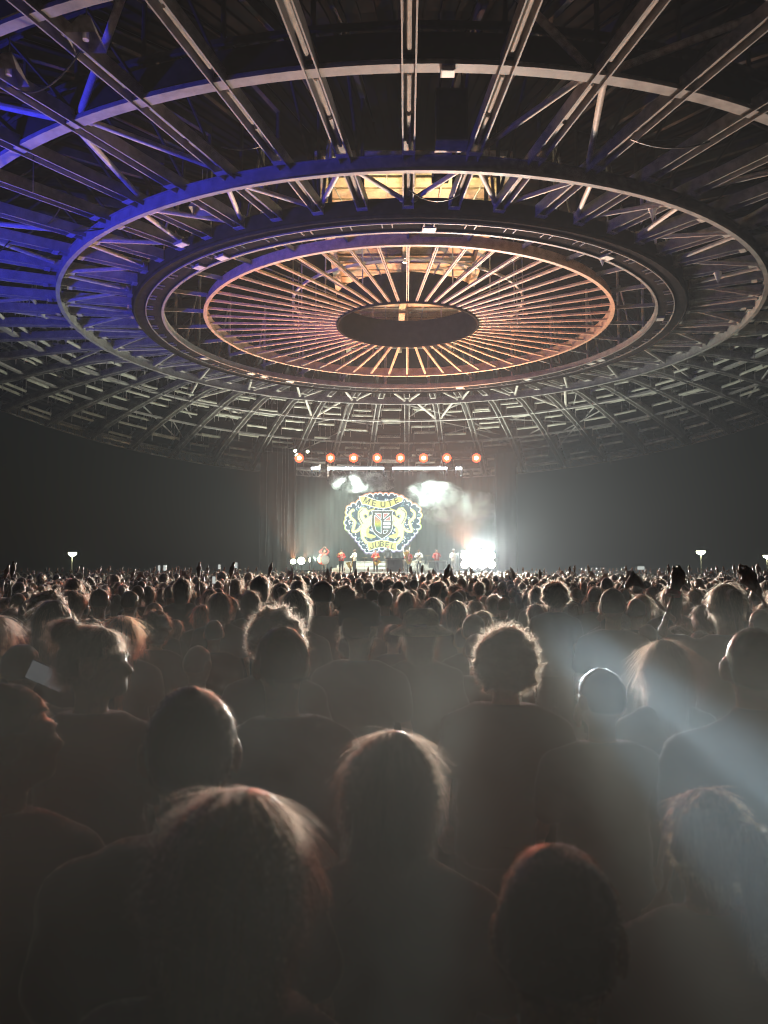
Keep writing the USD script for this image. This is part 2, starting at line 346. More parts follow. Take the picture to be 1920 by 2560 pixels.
# skylight lamps
p = at_z(1060, 607, HR + 3.0); t = thing('ceiling_lamp', 'small glowing orange lamp on the slatted ceiling above the wheel, right of the middle beam', 'lamp')
part(t, 'bulb', MB().lathe(p, [(.005, -.1), (.17, -.08), (.2, 0), (.17, .05)], 12), 'lamp_bulb'); part(t, 'cap', MB().box(p + [0, 0, .13], (.36, .3, .12)), 'black_metal')
p = at_z(1013, 652, HR + 1.9); t = thing('ceiling_lamp', 'tiny pale bulb hanging on a rod below the middle beam above the wheel', 'lamp')
part(t, 'bulb', MB().lathe(p, [(.005, -.12), (.1, -.08), (.11, 0), (.05, .08)], 12), 'lamp_bulb'); part(t, 'rod', MB().tube(p + [0, 0, .05], p + [0, 0, 1.2], .02, 6), 'black_metal')
for x, lab in ((-.4, 'left'), (2.6, 'right')):
    p = np.array([x, 28.4, HR + 2.0]); t = thing('work_lamp', f'yellow work lamp glowing inside the near end of the slatted ceiling box, {lab} one', 'lamp')
    part(t, 'bulb', MB().lathe(p, [(.01, .16), (.14, .14), (.2, .03), (.16, 0)], 12), 'lamp_yellow'); part(t, 'cap', MB().lathe(p, [(.01, -.2), (.18, -.18), (.22, -.01), (.01, -.01)], 12), 'black_metal')

# ------------------------------------------------------------------ stage
SY = 57.0
SZ = at_y(960, 1432, SY)[2]                          # stage floor
st = thing('stage', 'low concert stage deck with pale stepped risers behind the crowd', 'stage')
part(st, 'deck', MB().box((1.0, SY + 2.6, SZ - .08), (16.5, 7.0, .16)), 'stage_floor')
part(st, 'skirt', MB().box((1.0, SY - .86, SZ / 2 - .1), (16.5, .06, SZ - .16)), 'curtain')
for k in range(3):
    part(st, 'riser', MB().box((-.1 - k * .0, SY + 2.2 + k * .9, SZ + .16 + .26 * k), (7.6 - k * .6, .9, .3)), 'white_paint')
    part(st, 'riser_rail', MB().box((-.1, SY + 1.7 + k * .9, SZ + .34 + .26 * k), (7.4 - k * .6, .05, .04)), 'steel_pale')
bd = MB(); n = 160; xx = np.linspace(-7.2, 9.4, n); yy = 62.3 + .12 * np.sin(xx * 6.0) + .05 * np.sin(xx * 15)
bd.add(np.vstack([np.stack([xx, yy, np.full(n, SZ)], 1), np.stack([xx, yy, np.full(n, 10.4)], 1)]), [[q, q + 1, n + q + 1, n + q] for q in range(n - 1)])
bd.add(np.vstack([np.stack([xx, yy + .06, np.full(n, SZ)], 1), np.stack([xx, yy + .06, np.full(n, 10.4)], 1)]), [[q, n + q, n + q + 1, q + 1] for q in range(n - 1)])
solo('backdrop_curtain', bd, 'curtain', 'black pleated backdrop curtain behind the stage', 'curtain', smooth=True)
for (xa, xb), lab in (((650, 735), 'left of the stage, with thin cables down its face'), ((1243, 1292), 'right of the stage behind the blazing floodlight')):
    t = thing('stage_tower', f'tall dark draped tower standing {lab}', 'tower')
    a, b = at_y(xa, 1420, SY + .6), at_y(xb, 1420, SY + .6); w = b[0] - a[0]; cx_ = (a[0] + b[0]) / 2
    d = MB(); n = 40; xx = np.linspace(a[0], b[0], n); yy = SY + .4 + .07 * np.sin(xx * 9)
    for off in (0, .8):
        d.add(np.vstack([np.stack([xx, yy + off, np.full(n, .05)], 1), np.stack([xx, yy + off, np.full(n, 10.6)], 1)]), [[q, q + 1, n + q + 1, n + q] for q in range(n - 1)])
    for x in (a[0], b[0]): d.box((x, SY + .8, 5.3), (.03, .8, 10.5))
    part(t, 'drape', d, 'curtain', smooth=40)
    q = MB()
    for x in (a[0] + .15, b[0] - .15): q.tube((x, SY + .8, 0), (x, SY + .8, 11.2), .05, 6)
    for k in range(14): q.tube((a[0] + .15, SY + .8, .8 * k), (b[0] - .15, SY + .8, .8 * k + .8), .03, 5)
    part(t, 'truss', q, 'steel_dark')
for k, px in enumerate((668, 694, 706, 714, 722)):
    p0, p1 = at_y(px, 1120, SY + .2), at_y(px, (1390, 1300, 1380, 1375, 1380)[k], SY + .2)
    c = MB(); z = np.linspace(p0[2], p1[2], 12); pts = np.stack([p0[0] + .02 * np.sin(z * 1.3 + k), np.full(12, p0[1]), z], 1); c.sweep(pts, R_(.025, .025))
    solo('hanging_cable', c, 'wire', f'thin pale cable hanging down the dark tower left of the stage, {("leftmost", "second from left", "third from left", "fourth from left", "rightmost")[k]}', 'cable')
# lighting truss
TY = SY - .2
t0, t1 = at_y(725, 1128, TY), at_y(1215, 1128, TY)
tr = thing('lighting_truss', 'black lighting truss hung under the far roof edge, carrying the red spotlights', 'truss')
for nm, dy, dz in (('chord', 0, 0), ('chord', .5, 0), ('chord', 0, -.5), ('chord', .5, -.5)): part(tr, nm, MB().tube(t0 + [0, dy, dz], t1 + [0, dy, dz], .035, 6), 'black_metal')
q = MB(); nn = 24
for k in range(nn):
    a = t0 + (t1 - t0) * k / nn; b = t0 + (t1 - t0) * (k + 1) / nn
    q.tube(a, b - [0, 0, .5], .02, 5); q.tube(a + [0, .5, 0], b + [0, .5, -.5], .02, 5); q.tube(a, a + [0, .5, 0], .018, 5)
part(tr, 'lattice', q, 'black_metal')
for fx in (.1, .37, .63, .9):
    a = t0 + (t1 - t0) * fx; part(tr, 'hoist', MB().tube(a + [0, .25, 0], a + [0, .25, 1.7], .02, 5).box(a + [0, .25, .2], (.2, .2, .4)), 'black_metal')
pos_words = ('leftmost, apart from the rest', 'second from left', 'third from left', 'fourth from left', 'fifth from left', 'sixth from left', 'seventh from left', 'rightmost, apart from the rest')
for k, px in enumerate((748, 826, 884, 943, 1001, 1059, 1117, 1191)):
    p = at_y(px, 1145, TY - .3)
    t = thing('red_spotlight', f'glowing red spotlight on the stage truss, {pos_words[k]}', 'spotlight', 'red spotlights along the stage truss')
    tg_ = p + [-.12 * (p[0] - 1), -3, -.5 - .12 * (k % 3)]; can_lamp(t, p, tg_, .32, 'lamp_red'); d_ = (tg_ - p) / np.linalg.norm(tg_ - p)
    part(t, 'core', MB().lathe(p + d_ * .02, [(.004, .01), (.08, .008), (.15, 0)], 14, d_), 'lamp_core'); spot(f'{t.GetPath()}/beam', p + d_ * .12, p + d_ * 40, RED_SPOT, (1, .22, .1), 20, .7, .1)
    part(t, 'yoke', MB().bar(p + [-.27, .15, -.1], p + [-.27, .15, .38], .03, .05).bar(p + [.27, .15, -.1], p + [.27, .15, .38], .03, .05).bar(p + [-.27, .15, .38], p + [.27, .15, .38], .05, .03), 'black_metal')
for k, (px, py) in enumerate(((738, 1127), (769, 1129))):
    p = at_y(px, py, TY - .1); t = thing('truss_lamp', f'small pale greenish lamp above the {("leftmost red spotlight", "gap beside the leftmost red spotlight")[k]}', 'lamp')
    can_lamp(t, p, p + [.2, -1, -.3], .1, 'lamp_street'); spot(f'{t.GetPath()}/beam', p + [.1, -.3, -.3], at_y((840, 1050)[k], 1410, SY + .4), 2600, (1, .86, .62), 32, .7, .1)
# led bars
for k, (a, b) in enumerate(((779, 799), (820, 959), (982, 1117), (1140, 1154))):
    p0, p1 = at_y(a, 1170, TY + .1), at_y(b, 1170, TY + .1)
    t = thing('light_bar', ('short white light bar at the far left below the truss', 'long white light bar left of the truss middle', 'long white light bar right of the truss middle', 'short white light bar at the far right below the truss')[k], 'light bar')
    part(t, 'strip', MB().box((p0 + p1) / 2 + [0, -.02, -.02], (p1[0] - p0[0], .12, .14)), 'lamp_strip'); part(t, 'housing', MB().box((p0 + p1) / 2 + [0, .1, .1], (p1[0] - p0[0] + .1, .22, .1)), 'black_metal')
    for x in (p0[0], p1[0]): part(t, 'bracket', MB().box((x, TY + .25, p0[2] - .15), (.12, .12, .9)), 'black_metal')
def lx(px, py, y=TY): return at_y(px, py, y)
spot('/World/light_bar/beam', lx(789, 1176), lx(748, 1400, SY + 2.5), 2200, (.8, 1, .9), 9, .5)
spot('/World/light_bar_001/beam', lx(890, 1176), lx(830, 1400, SY + 1.8), 2300, (.8, 1, .88), 62, .8)
spot('/World/light_bar_002/beam', lx(1050, 1176), lx(1120, 1420, SY + 1.8), 2300, (.8, 1, .88), 62, .8)
spot('/World/light_bar_003/beam', lx(1147, 1176), lx(1200, 1400, SY + 2.5), 2200, (.8, 1, .9), 9, .5)

# the blazing flood at the right of the stage
fp = at_y(1195, 1400, SY - .6)
fl = thing('floodlight', 'blinding warm white floodlight bank facing the crowd at the right end of the stage', 'floodlight')
fr = MB().box(fp + [0, .25, 0], (2.7, .12, 1.4))
for x in (-1.2, 1.2): fr.tube(fp + [x, .25, -.6], (fp[0] + x, fp[1] + .25, .05), .04, 6)
part(fl, 'frame', fr, 'black_metal')
for r in range(2):
    for c in range(4):
        p = fp + [(c - 1.5) * .64, 0, (r - .5) * .64]
        part(fl, 'lamp', MB().lathe(p, [(.004, -.02), (.16, 0), (.27, .03)], 16, (0, -1, 0)), 'lamp_white_hot'); part(fl, 'shade', MB().lathe(p, [(.1, -.2), (.3, .0), (.31, .09), (.29, .09), (.28, .02)], 16, (0, -1, 0)), 'black_metal', smooth=40)
spot('/World/floodlight/flood', fp + [0, -.5, .35], (.5, 0, 2.4), CROWD_SPOT, (1, .95, .86), 31, 1.0, 1.1)
spot('/World/floodlight/uplight', fp + [.9, -.5, .85], (6, 44, 13), ROOF_SPOT, (.9, 1, .82), 62, .6, .2)  # spot added at the bank to light the far roof
# floor lamps at the left of the stage
for k, (px, py) in enumerate(((733, 1404), (753, 1402), (774, 1400))):
    p = at_y(px, py, SY - .2); t = thing('floor_lamp', f'bright floor lamp at the left end of the stage, {("leftmost", "middle", "rightmost, throwing a white beam")[k]}', 'lamp')
    can_lamp(t, p, p + ([0, -3, .5] if k < 2 else [3, -.6, -.1]), (.17, .24, .14)[k], 'lamp_warm')
    part(t, 'stand', MB().tube(p + [0, .2, -.1], (p[0], p[1] + .2, SZ * 0 + .05), .03, 6), 'black_metal')
W = pol(0, 0, HR)
spot('/World/floor_lamp/beam', at_y(733, 1404, SY - .5) + [0, 0, .1], W + [-5, 0, 0], .5 * WHEEL_SPOT, (1, .38, .16), 20, .6)
spot('/World/floor_lamp_001/beam', at_y(753, 1402, SY - .5) + [0, 0, .1], W + [4, 2, 0], .5 * WHEEL_SPOT, (1, .38, .16), 20, .6)
spot('/World/floor_lamp_002/beam', at_y(776, 1400, SY - .5), at_y(835, 1402, SY + .5), 900, (.95, 1, 1), 14, .5)
spot('/World/floodlight/beam', fp + [.2, -.6, .1], (.43, 0, 1.545), BEAM_SPOT, (.62, .82, 1), .135, .4, .03)

spot('/World/floor_lamp_001/uplight', at_y(790, 1398, SY - 1.2), (-4, 46, 13), ROOF_SPOT, (.9, 1, .82), 62, .6, .2)  # spot added beside the floor lamps to light the far roof
spot('/World/floodlight/wheel_light', fp + [-.9, -.5, .85], W + [1, 0, 0], 1.2 * WHEEL_SPOT, (1, .38, .16), 24, .6)  # orange spot added inside the flood glare to wash the wheel
# blue wash lamp on a mast at the left edge of the crowd
bp = np.array([-18.5, 15.5, 3.2])
t = thing('wash_lamp', 'blue wash lamp on a mast left of the crowd, aimed at the roof', 'lamp')
emit('lamp_blue', (.05, .06, 1.0), 40.0)
can_lamp(t, bp, bp + [.9, .35, 1.0], .25, 'lamp_blue'); part(t, 'mast', MB().tube((bp[0] - .2, bp[1], 0), bp + [-.2, 0, -.2], .05, 8), 'black_metal')
spot('/World/wash_lamp/beam', bp + [.35, .15, .4], (-12.5, 22.5, 14.0), BLUE_SPOT, (.04, .045, 1.0), 46, 1.0, .15)

# street lamps
for k, (px, py, y) in enumerate(((181, 1384, 92.0), (1752, 1380, 90.0), (1917, 1390, 110.0))):
    p = at_y(px, py, y); s = thing('street_lamp', ('street lamp glowing pale green beyond the crowd at the left', 'street lamp glowing pale green beyond the crowd at the right', 'dim street lamp at the right edge of the picture beyond the crowd')[k], 'street lamp')
    part(s, 'pole', MB().tube((p[0], p[1], 0), p + [0, 0, -.1], .09, 8, .06), 'steel_pale'); part(s, 'head', MB().lathe(p, [(.05, .32), (.5, .22), (.55, .12), (.5, .1)], 14), 'steel')
    part(s, 'globe', MB().lathe(p, [(.48, .11), (.42, -.12), (.2, -.28), (.02, -.32)], 14), 'lamp_street')
# ------------------------------------------------------------------ emblem on the screen, drawn in the coordinates of the artwork and put on a flat sheet
ES = 61.6
def e2w(depth):
    o, ex, ez = at_y(820, 1210, ES), at_y(1100, 1210, ES), at_y(820, 1400, ES)
    def f(v):
        v = np.asarray(v, float)[:, :2]
        return np.stack([o[0] + v[:, 0] / 1659 * (ex[0] - o[0]), np.full(len(v), ES - depth), o[2] + v[:, 1] / 1126 * (ez[2] - o[2])], 1)
    return f
def smoothpoly(pts, n=10, closed=True):
    p = np.asarray(pts, float); k = len(p); out = []
    for i in range(k if closed else k - 1):
        a, b, c, d = (p[(i - 1) % k] if closed or i else p[0]), p[i], p[(i + 1) % k], (p[(i + 2) % k] if closed or i + 2 < k else p[-1])
        for t in np.arange(n) / n: out.append(.5 * (2 * b + (c - a) * t + (2 * a - 5 * b + 4 * c - d) * t * t + (3 * b - a - 3 * c + d) * t ** 3))
    if not closed: out.append(p[-1])
    return np.array(out)
for n_, c_, s_ in (('screen_navy', (.07, .13, .17), 1.0), ('screen_white', (.85, .95, .95), 1.5), ('screen_yellow', (.85, .88, .3), 1.15), ('screen_cream', (.95, .95, .6), 1.3), ('screen_olive', (.13, .15, .08), 1.0),
                   ('screen_grey', (.13, .15, .13), 1.0), ('screen_pink', (.75, .38, .33), 1.0), ('screen_blue', (.3, .55, .62), 1.0)): emit(n_, c_, s_)
mat('screen_rainbow', {'g': ('geometry', {}), 'x': ('separate_xyz', {}), 'm': ('map_range', {'from_min': float(e2w(0)([[0, 1030]])[0, 2]), 'from_max': float(e2w(0)([[0, 120]])[0, 2])}),
     'r': ('rgb_ramp', {'ramp': [(0, (.3, .25, .42)), (.3, (.3, .28, .45)), (.42, (.55, .75, .2)), (.6, (.9, .85, .25)), (.8, (.95, .45, .25)), (1, (1, .4, .25))]}), 'e': ('emission', {'strength': 1.1})},
    [('g.position', 'x.vector'), ('x.z', 'm.value'), ('m.result', 'r.fac'), ('r.color', 'e.color')], surface='e.emission')
mat('screen_shield', {'g': ('geometry', {}), 'x': ('separate_xyz', {}), 'm': ('map_range', {'from_min': float(e2w(0)([[0, 730]])[0, 2]), 'from_max': float(e2w(0)([[0, 470]])[0, 2])}),
     'r': ('rgb_ramp', {'ramp': [(0, (.12, .2, .25)), (.3, (.1, .35, .2)), (.5, (.75, .8, .1)), (.8, (.8, .45, .3)), (1, (.8, .4, .35))]}), 'e': ('emission', {'strength': 1.0})},
    [('g.position', 'x.vector'), ('x.z', 'm.value'), ('m.result', 'r.fac'), ('r.color', 'e.color')], surface='e.emission')
em = thing('stage_screen', 'glowing crest with MEUTE and JUBEL ribbons, two horned horses and a shield, above the band', 'screen')
core = smoothpoly([(430, 260), (520, 170), (720, 130), (900, 130), (1080, 170), (1200, 250), (1340, 330), (1390, 430), (1360, 560), (1370, 660), (1260, 800), (1160, 900), (1050, 1000), (800, 1000), (560, 1030), (480, 930), (340, 760), (250, 640), (255, 480), (260, 380), (330, 290)], 8)
r_ = random.Random(3); blob = Polygon(core).buffer(-44); L_ = blob.exterior; s_ = 0.0
while s_ < L_.length:
    p_ = L_.interpolate(s_); blob = blob.union(p_.buffer(r_.uniform(30, 44), 8)); s_ += r_.uniform(60, 90)
ly = lambda nm, poly, m, dpt: part(em, nm, MB().poly(poly, e2w(dpt)), m)
ly('outline', blob.buffer(20), 'screen_rainbow', .0); ly('white_edge', blob.buffer(4), 'screen_white', .02); ly('ground', blob.buffer(-8), 'screen_navy', .04)
sw = []
inner = blob.buffer(-26)
for _ in range(330):
    x, y = r_.uniform(230, 1400), r_.uniform(130, 1040)
    if not inner.contains(Point(x, y)): continue
    a0, R = r_.uniform(0, 6.28), r_.uniform(12, 30); t = np.linspace(0, r_.uniform(2.2, 4.6), 9)
    sw.append(LineString(np.stack([x + R * (1 - t * .12) * np.cos(a0 + t), y + R * (1 - t * .12) * np.sin(a0 + t)], 1)).buffer(r_.uniform(3.5, 6.5), 2))
ly('curls', unary_union(sw[::2]).intersection(inner), 'screen_white', .05); ly('curls', unary_union(sw[1::2]).intersection(inner), 'screen_blue', .06)
def ribbon(top, bot): return Polygon(np.vstack([smoothpoly(top, 8, False), smoothpoly(bot[::-1], 8, False)]))
rib1 = ribbon([(465, 190), (560, 190), (680, 235), (800, 260), (920, 245), (1040, 195), (1110, 215)], [(505, 300), (580, 310), (690, 345), (800, 360), (910, 345), (1010, 300), (1100, 260)])
rib2 = ribbon([(585, 860), (650, 865), (720, 845), (800, 835), (880, 845), (950, 865), (1015, 870)], [(605, 985), (650, 975), (720, 950), (800, 940), (880, 950), (950, 975), (1010, 985)])
for rbn in (rib1, rib2): ly('ribbon', rbn.buffer(9), 'screen_white', .10); ly('ribbon', rbn, 'screen_yellow', .12)
def letters(word, pts, h):
    for ch, (x, y, ang) in zip(word, pts):
        m = meshkit.text_mesh(ch, h, .002, True); v = np.array(m.vertices); f = np.array(m.faces)
        v[:, 0] -= v[:, 0].mean(); v[:, 1] -= h / 2; c, s = math.cos(ang), math.sin(ang)
        q = np.stack([x + c * v[:, 0] + s * v[:, 1], y + s * v[:, 0] - c * v[:, 1]], 1)
        w3 = e2w(.14)(q); w3[:, 1] -= v[:, 2] * 4; part(em, 'letter', MB().add(w3, f), 'screen_olive')
letters('MEUTE', [(578, 247, .42), (690, 288, .22), (812, 305, 0), (918, 288, -.2), (1020, 245, -.38)], 84)
letters('JUBEL', [(652, 922, -.12), (728, 902, -.12), (808, 890, .0), (884, 902, .14), (958, 925, .2)], 80)
sh = Polygon(np.vstack([[(650, 405), (965, 405)], smoothpoly([(965, 405), (945, 440), (955, 600), (920, 720), (800, 812)], 6, False), smoothpoly([(800, 812), (690, 720), (650, 600), (660, 440), (650, 405)], 6, False)])).buffer(0)
ly('shield', sh.buffer(10), 'screen_white', .10); ly('shield', sh, 'screen_grey', .12)
panes = [('screen_pink', [(700, 440), (785, 440), (785, 515)]), ('screen_pink', [(825, 440), (905, 440), (825, 515)]), ('screen_shield', [(692, 470), (785, 545), (785, 738), (715, 690), (692, 600)]),
         ('screen_pink', [(832, 548), (920, 478), (922, 548)]), ('screen_white', [(822, 578), (922, 578), (922, 605), (822, 605)]), ('screen_white', [(822, 632), (916, 632), (912, 652), (822, 652)]), ('screen_grey', [(826, 690), (885, 690), (860, 725), (826, 738)])]
for m_, p_ in panes: ly('pane', Polygon(p_).buffer(7), 'screen_white', .14); ly('pane', Polygon(p_).buffer(-1), m_, .16)
horse = [(590, 470), (560, 440), (520, 470), (550, 530), (640, 470), (650, 500), (600, 600), (640, 560), (640, 600), (580, 660), (560, 730), (700, 780), (640, 800), (540, 770), (530, 800), (600, 880), (560, 880), (500, 800), (490, 700), (500, 600), (455, 500), (455, 420), (500, 360), (560, 365), (600, 420)]
tail = LineString(smoothpoly([(490, 660), (430, 700), (370, 700), (390, 620), (400, 560), (340, 500), (330, 430), (370, 390)], 6, False)).buffer(15)
horn = Polygon([(590, 400), (690, 370), (595, 415)])
hp = unary_union([Polygon(horse).buffer(8).buffer(-4), tail, horn])
mir = lambda g: affinity.affine_transform(g, [-1, 0, 0, 1, 1608, 0])
for k, hh in enumerate((hp, mir(hp))):
    ly('horse', hh.buffer(8), 'screen_yellow', .10); ly('horse', hh.buffer(-2), 'screen_cream', .12)
    mane = LineString(smoothpoly([(520, 380), (465, 430), (475, 510), (520, 590)], 6, False)).buffer(5); cub = Polygon(smoothpoly([(575, 670), (610, 660), (615, 700), (600, 740), (680, 770), (690, 800), (600, 790), (570, 740)], 5))
    ly('horse', (mane if not k else mir(mane)), 'screen_olive', .14); ly('cub', (cub if not k else mir(cub)), 'screen_yellow', .15)

# ------------------------------------------------------------------ monitor and catwalk in front of the stage
pa, pb = at_y(913, 1432, SY - 2.2), at_y(1056, 1432, SY - 2.2)
t = thing('front_platform', 'pale narrow platform with a handrail edge running out before the stage', 'platform')
part(t, 'deck', MB().box(((pa[0] + pb[0]) / 2, SY - 1.6, pa[2] - .05), (pb[0] - pa[0], 1.3, .1)), 'white_paint'); part(t, 'edge', MB().box(((pa[0] + pb[0]) / 2, SY - 2.29, pa[2] - .12), (pb[0] - pa[0] + .1, .06, .12)), 'steel_pale')
lg = MB()
for x in np.linspace(pa[0] + .1, pb[0] - .1, 6): lg.tube((x, SY - 2.1, 0), (x, SY - 2.1, pa[2] - .1), .04, 6)
part(t, 'legs', lg, 'black_metal', kind='stuff')
ma, mb_ = at_y(966, 1428, SY - 1.5), at_y(1009, 1398, SY - 1.5)
t = thing('stage_monitor', 'back of a big black video monitor between two pale posts, on the platform', 'monitor'); mw, mh, mc = mb_[0] - ma[0], mb_[2] - ma[2], (ma + mb_) / 2
part(t, 'panel', MB().box(mc, (mw * .92, .12, mh * .95)), 'screen_black'); part(t, 'top_bar', MB().box(mc + [0, -.02, mh / 2 + .03], (mw * 1.12, .16, .08)), 'black_metal')
part(t, 'bottom_bar', MB().box(mc + [0, -.02, -mh / 2], (mw * .95, .16, .06)), 'black_metal')
for s_ in (-1, 1): part(t, 'post', MB().box(mc + [s_ * mw * .5, -.05, -.02], (.14, .08, mh * 1.05)), 'white_paint')

# ------------------------------------------------------------------ people: one smooth body each, clothes and hair over it
def surface_nets(D, org, h):
    S = D < 0; nx, ny, nz = D.shape
    acc = np.zeros((nx - 1, ny - 1, nz - 1, 3), np.float32); cnt = np.zeros((nx - 1, ny - 1, nz - 1), np.float32)
    sl = lambda a, n: slice(a, n - 1 + a)
    for ax in range(3):
        o = [(b, c) for b in (0, 1) for c in (0, 1)]
        for b, c in o:
            off0 = [0, 0, 0]; oth = [q for q in range(3) if q != ax]; off0[oth[0]], off0[oth[1]] = b, c; off1 = list(off0); off1[ax] = 1
            d0 = D[sl(off0[0], nx), sl(off0[1], ny), sl(off0[2], nz)]; d1 = D[sl(off1[0], nx), sl(off1[1], ny), sl(off1[2], nz)]
            c_ = (d0 < 0) != (d1 < 0); t = np.where(c_, d0 / np.where(c_, d0 - d1, 1), 0)
            for q in range(3): acc[..., q] += np.where(c_, (t if q == ax else off0[q]), 0)
            cnt += c_
    has = cnt > 0; idx = -np.ones(has.shape, int); idx[has] = np.arange(has.sum())
    ii = np.argwhere(has); V = (ii + acc[has] / cnt[has][:, None]) * h + org
    Fq = []
    for ax in range(3):
        u, w = [(1, 2), (2, 0), (0, 1)][ax]
        a = [slice(1, -1)] * 3; a[ax] = slice(0, -1); b = list(a); b[ax] = slice(1, None)
        s0, s1 = S[tuple(a)], S[tuple(b)]; ch = np.argwhere(s0 != s1)
        if not len(ch): continue
        inside = s0[tuple(ch.T)]; base = ch + 1; base[:, ax] -= 1
        def at(du, dw):
            q = base.copy(); q[:, u] += du - 1; q[:, w] += dw - 1
            ok = np.all((q >= 0) & (q < np.array(has.shape)), 1); r = np.full(len(q), -1); r[ok] = idx[tuple(q[ok].T)]; return r
        q4 = np.stack([at(0, 0), at(1, 0), at(1, 1), at(0, 1)], 1); q4[~inside] = q4[~inside][:, ::-1]
        Fq.append(q4[(q4 >= 0).all(1)])
    q = np.vstack(Fq); return V, np.vstack([q[:, [0, 1, 2]], q[:, [0, 2, 3]]])
class SDF:
    def __init__(s): s.p = []
    def rc(s, a, b, ra, rb, k=.02): s.p.append(('c', np.asarray(a, float), np.asarray(b, float), ra, rb, k)); return s
    def el(s, c, r, k=.02, R=None): s.p.append(('e', np.asarray(c, float), np.asarray(r, float), R, 0, k)); return s
    def mesh(s, h, cut=None, noise=None):
        lo = np.full(3, 9.); hi = -lo
        for q in s.p:
            if q[0] == 'c': m = max(q[3], q[4]); lo = np.minimum(lo, np.minimum(q[1], q[2]) - m); hi = np.maximum(hi, np.maximum(q[1], q[2]) + m)
            else: m = q[2].max() if q[3] is not None else q[2]; lo = np.minimum(lo, q[1] - m); hi = np.maximum(hi, q[1] + m)
        lo = lo - 3 * h - .01; hi = hi + 3 * h + .01; n = np.ceil((hi - lo) / h).astype(int) + 1
        ax = [lo[q] + h * np.arange(n[q]) for q in range(3)]; D = np.full(n, 1.0)
        for q in s.p:
            k = q[5]
            if q[0] == 'c': m = max(q[3], q[4]) + k + 2 * h; a, b = np.minimum(q[1], q[2]) - m, np.maximum(q[1], q[2]) + m
            else: m = (q[2].max() if q[3] is not None else q[2]) + k + 2 * h; a, b = q[1] - m, q[1] + m
            sl = tuple(slice(max(0, int((a[i] - lo[i]) / h)), min(n[i], int((b[i] - lo[i]) / h) + 2)) for i in range(3))
            X = np.stack(np.meshgrid(*[ax[i][sl[i]] for i in range(3)], indexing='ij'), -1)
            if q[0] == 'c':
                ba = q[2] - q[1]; t = np.clip(((X - q[1]) @ ba) / max(ba @ ba, 1e-9), 0, 1); d = np.linalg.norm(X - q[1] - t[..., None] * ba, axis=-1) - (q[3] + (q[4] - q[3]) * t)
            else:
                Y = X - q[1]
                if q[3] is not None: Y = Y @ q[3]
                k0 = np.linalg.norm(Y / q[2], axis=-1); k1 = np.linalg.norm(Y / q[2] ** 2, axis=-1) + 1e-9; d = k0 * (k0 - 1) / k1
            c = D[sl]; hh = np.maximum(k - np.abs(c - d), 0) / max(k, 1e-6); D[sl] = np.minimum(c, d) - hh * hh * k * .25
        if cut or noise:
            X = np.stack(np.meshgrid(*ax, indexing='ij'), -1)
            if noise: D = D + noise(X)
            if cut: D = np.maximum(D, cut(X))
        return surface_nets(D, lo, h)
def rotz(a): c, s = math.cos(a), math.sin(a); return np.array([[c, -s, 0], [s, c, 0], [0, 0, 1]])
DOWN = {s: (np.array([s * .25, -.02, 1.15]), np.array([s * .25, .10, .93])) for s in (-1, 1)}
def arm(s, kind):
    V = lambda *q: np.array(q, float) * [s, 1, 1]
    return {'down': (V(.25, -.02, 1.15), V(.25, .10, .93)), 'up': (V(.30, .05, 1.66), V(.22, .10, 1.93)), 'clap': (V(.33, .08, 1.58), V(.07, .16, 1.88)), 'high': (V(.24, .04, 1.70), V(.27, .08, 1.97)),
            'phone': (V(.26, .16, 1.38), V(.10, .30, 1.66)), 'fold': (V(.27, .02, 1.16), V(.03, .22, 1.2)), 'side': (V(.40, .04, 1.36), V(.62, .10, 1.50)), 'play': (V(.28, .06, 1.16), V(.12, .28, 1.12)),
            'over': (V(.33, .0, 1.60), V(.12, .02, 1.86)), 'up2': (V(.35, .05, 1.50), V(.25, .10, 1.73)), 'mic': (V(.26, .10, 1.2), V(.06, .20, 1.5))}[kind]
HEAD = np.array([0, .01, 1.62])
